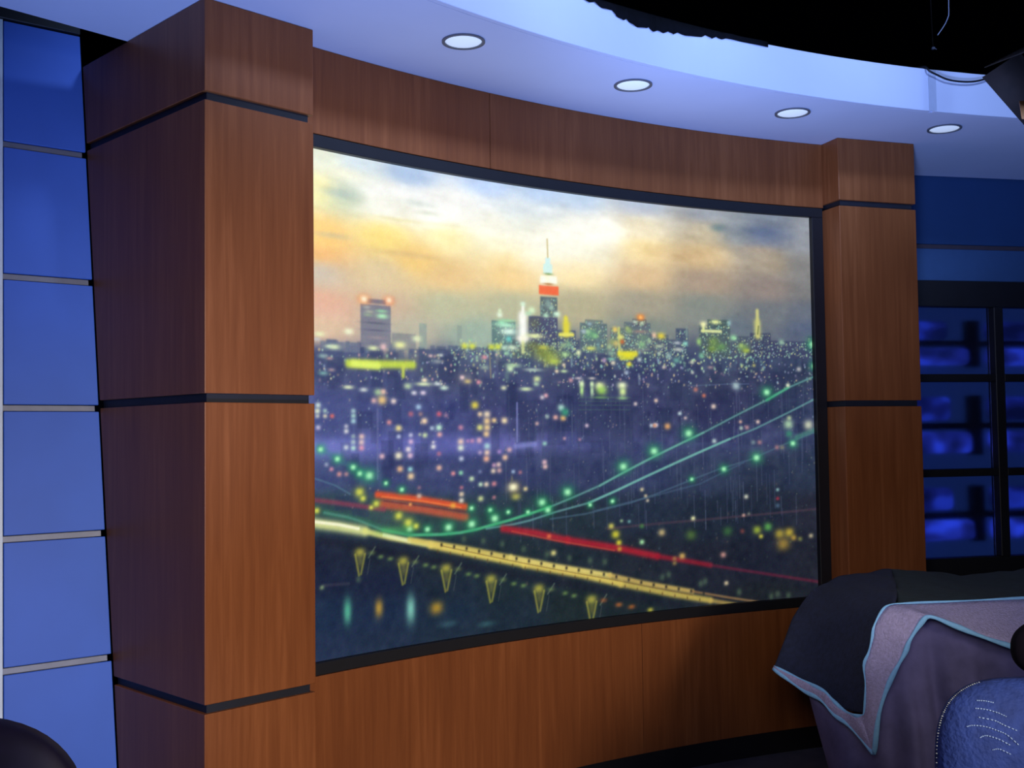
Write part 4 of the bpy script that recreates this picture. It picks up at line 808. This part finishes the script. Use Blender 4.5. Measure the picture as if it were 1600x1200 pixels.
pad = empty('moving_blanket', (1.2, 3.7, 0.5), 'grey-mauve moving blanket with light blue binding, its dark lining showing over the desk corner', 'blanket')
cloth('dark_lining', surface(NAVY, 8, 8, 0.0035, 5), NAVYM, pad, thick=0.006)['label'] = 'dark navy quilted lining'
HEM_IN += [(2.2, 3.6, 0.955), (2.54, 3.6, 0.952)]; HEM_OUT += [(2.1, 3.42, 0.70), (2.54, 3.42, 0.66)]
hi = catmull(HEM_IN, 4); ho = catmull(HEM_OUT, 4)
V, Fc = [], []
K = 7
for i, (a, b) in enumerate(zip(hi, ho)):
    for k in range(K + 1):
        t = k / K
        p = a.lerp(b, t) + Vector((0, -0.006, 0.004)) * math.sin(math.pi * t)
        p += Vector((0, -0.0015, 0.002)) * math.sin(i * 0.9 + k * 1.3) * math.sin(math.pi * t)
        V.append(tuple(p))
for i in range(len(hi) - 1):
    for k in range(K):
        Fc.append((i * (K + 1) + k, (i + 1) * (K + 1) + k, (i + 1) * (K + 1) + k + 1, i * (K + 1) + k + 1))
cloth('grey_face', (V, Fc), GREYM, pad, thick=0.006)['label'] = 'grey-mauve quilted face'
for nm, path, rr in (('binding', hi, 0.0055), ('binding', ho, 0.0075)):
    o = link(nm, *tube([tuple(p + Vector((0, -0.003, 0.001))) for p in path], [rr * (1 + 0.25 * math.sin(i * 0.8)) for i in range(len(path))], 8, 0.6), BIND, pad, smooth=True)
    o['label'] = 'light blue edge binding'

TARP += [(2.15, 3.47, 0.80), (2.56, 3.46, 0.78)]
tt = catmull(TARP, 14)
NZ = 24
V, Fc = [], []
for i, p in enumerate(tt):
    u_ = i / (len(tt) - 1)
    for j in range(NZ + 1):
        t = j / NZ
        z = (p.z + 0.006) * (1 - t)
        dx = 0.25 * (p.z - z) * max(0, 1 - u_ * 5)
        amp = 0.026 * min(1, t * 3)
        ph = p.x * 34 + 0.8 * math.sin(z * 5 + p.x * 7)
        fold = amp * (math.sin(ph) + 0.45 * math.sin(ph * 2.3 + 1 + z * 3))
        V.append((p.x + dx + 0.01, p.y + 0.022 + fold * 0.9, max(z, 0.004)))
for i in range(len(tt) - 1):
    for j in range(NZ):
        Fc.append((i * (NZ + 1) + j, (i + 1) * (NZ + 1) + j, (i + 1) * (NZ + 1) + j + 1, i * (NZ + 1) + j + 1))
o = cloth('dust_sheet', (V, Fc), TARPM, thick=0.004, origin=(1.35, 3.6, 0))
tag(o, 'dark purple-grey sheet hanging in folds to the floor below the blue-bound blanket', 'sheet')

# ------------------------------------------------------------ chairs
def super_shape(cx, cy, cz, hw, hh, p, depth_front, depth_back, rings=9, n=56, tilt=0.0):
    """pillow with a superellipse outline, bulging toward the camera"""
    V, Fc = [], []
    def pt(q, k):
        c, s_ = math.cos(q), math.sin(q)
        return (cx + hw * k * math.copysign(abs(c) ** (2 / p), c), cz + hh * k * math.copysign(abs(s_) ** (2 / p), s_))
    lay = []
    for j in range(rings + 1):
        k = math.sin(math.pi / 2 * j / rings)
        lay.append((k, -depth_front * (1 - k ** 3) ** 0.6))
    for j in range(rings, -1, -1):
        k = math.sin(math.pi / 2 * j / rings)
        lay.append((k, depth_back * (1 - k ** 3) ** 0.6 + 0.02))
    for k, dy in lay:
        for i in range(n):
            x, z = pt(2 * math.pi * i / n, max(k, 0.002))
            V.append((x, cy + dy + tilt * (z - cz), z))
    for j in range(len(lay) - 1):
        for i in range(n):
            Fc.append((j * n + i, j * n + (i + 1) % n, (j + 1) * n + (i + 1) % n, (j + 1) * n + i))
    Fc += [tuple(range(n))[::-1], tuple(range((len(lay) - 1) * n, len(lay) * n))]
    return V, Fc
def chair_base(root, x, y, seat_z, m, facing):
    v, f = super_shape(x, y + facing * 0.27, seat_z, 0.25, 0.05, 3, 0.24, 0.24)
    link('seat', v, f, m, root, smooth=True)
    link('post', *tube([(x, y + facing * 0.27, seat_z - 0.03), (x, y + facing * 0.27, 0.25), (x, y + facing * 0.27, 0.09)], 0.028, 14), CHROME, root, smooth=True)
    for k in range(5):
        q = 2 * math.pi * k / 5 + 0.3
        e = (x + 0.29 * math.cos(q), y + facing * 0.27 + 0.29 * math.sin(q))
        link('leg', *tube([(x, y + facing * 0.27, 0.11), (e[0] * .5 + x * .5, e[1] * .5 + (y + facing * 0.27) * .5, 0.095), (e[0], e[1], 0.075)], [0.024, 0.02, 0.015], 8), CHROME, root)
        cv, cf = tube([(e[0] - 0.018, e[1], 0.028), (e[0] + 0.018, e[1], 0.028)], 0.028, 14)
        link('castor', cv, cf, DARKLEATHER, root)
# blue quilted chair
ch = empty('swivel_chair', (1.225, 2.9, 0), 'blue quilted swivel chair with pale curved stitching and black headrest, at lower right edge', 'chair')
BX, BZ, HW, HH = 1.222, 0.665, 0.240, 0.250
v, f = super_shape(BX, 2.60, BZ, HW, HH, 3.5, 0.085, 0.03)
link('backrest', v, f, QUILT, ch, smooth=True)
def front_y(x, z):
    k = (abs((x - BX) / HW) ** 3.5 + abs((z - BZ) / HH) ** 3.5) ** (1 / 3.5)
    return 2.60 - 0.085 * (max(1 - min(k, 1) ** 3, 0)) ** 0.6
sv = []
for st in STITCH[:-2]:
    path = catmull([(x, 0, z) for x, z in st], 8)
    L_ = [p for p in path]
    for i in range(0, len(L_) - 1, 2):
        a, b = L_[i], L_[min(i + 1, len(L_) - 1)]
        b = a.lerp(b, 1.25)
        sv.append(tube([(a.x, front_y(a.x, a.z) - 0.0005, a.z), ((a.x + b.x) / 2, front_y((a.x + b.x) / 2, (a.z + b.z) / 2) - 0.002, (a.z + b.z) / 2), (b.x, front_y(b.x, b.z) - 0.0005, b.z)], 0.0014, 5))
o = link('stitching', *merge(*sv), THREAD, ch, smooth=True); o['kind'] = 'stuff'; o['label'] = 'rows of pale curved stitches'
bv = []
for i in range(46):
    q = math.pi * (1.02 - 0.40 * i / 45)
    c, s_ = math.cos(q), math.sin(q)
    x = BX + (HW + 0.003) * math.copysign(abs(c) ** (2 / 3.5), c); z = BZ + (HH + 0.003) * math.copysign(abs(s_) ** (2 / 3.5), s_)
    r_ = 0.0008 + 0.0009 * random.random()
    bv.append(tube([(x - r_ * 1.4, 2.60, z), (x - r_, 2.60, z), (x + r_, 2.60, z), (x + r_ * 1.4, 2.60, z)], [r_ * 0.5, r_, r_, r_ * 0.5], 6))
o = link('beaded_piping', *merge(*bv), BEAD, ch, smooth=True); o['kind'] = 'stuff'; o['label'] = 'pale glinting beads along the edge'
v, f = super_shape(1.348, 2.72, 0.958, 0.125, 0.076, 2.3, 0.04, 0.03)
o = link('headrest', v, f, DARKLEATHER, ch, smooth=True); o['label'] = 'black headrest'
link('headrest_post', *tube([(1.335, 2.745, 0.93), (1.33, 2.72, 0.80), (1.32, 2.70, 0.70)], 0.012, 8), CHROME, ch)
link('back_bracket', *tube([(1.222, 2.66, 0.62), (1.222, 2.70, 0.46), (1.222, 2.86, 0.40)], 0.02, 8), CHROME, ch)
chair_base(ch, 1.222, 2.62, 0.43, QUILT, 1)
# plum chair, lower left
lc = empty('swivel_chair', (-0.95, 1.6, 0), 'dark plum round-backed chair peeking in at the lower left corner', 'chair')
v, f = super_shape(-0.947, 1.80, 0.832, 0.252, 0.222, 2.8, 0.05, 0.03)
link('backrest', v, f, CHAIRM, lc, smooth=True)
link('back_bracket', *tube([(-0.947, 1.79, 0.70), (-0.947, 1.84, 0.50), (-0.947, 1.62, 0.42)], 0.02, 8), CHROME, lc)
chair_base(lc, -0.947, 1.80, 0.45, CHAIRM, -1)
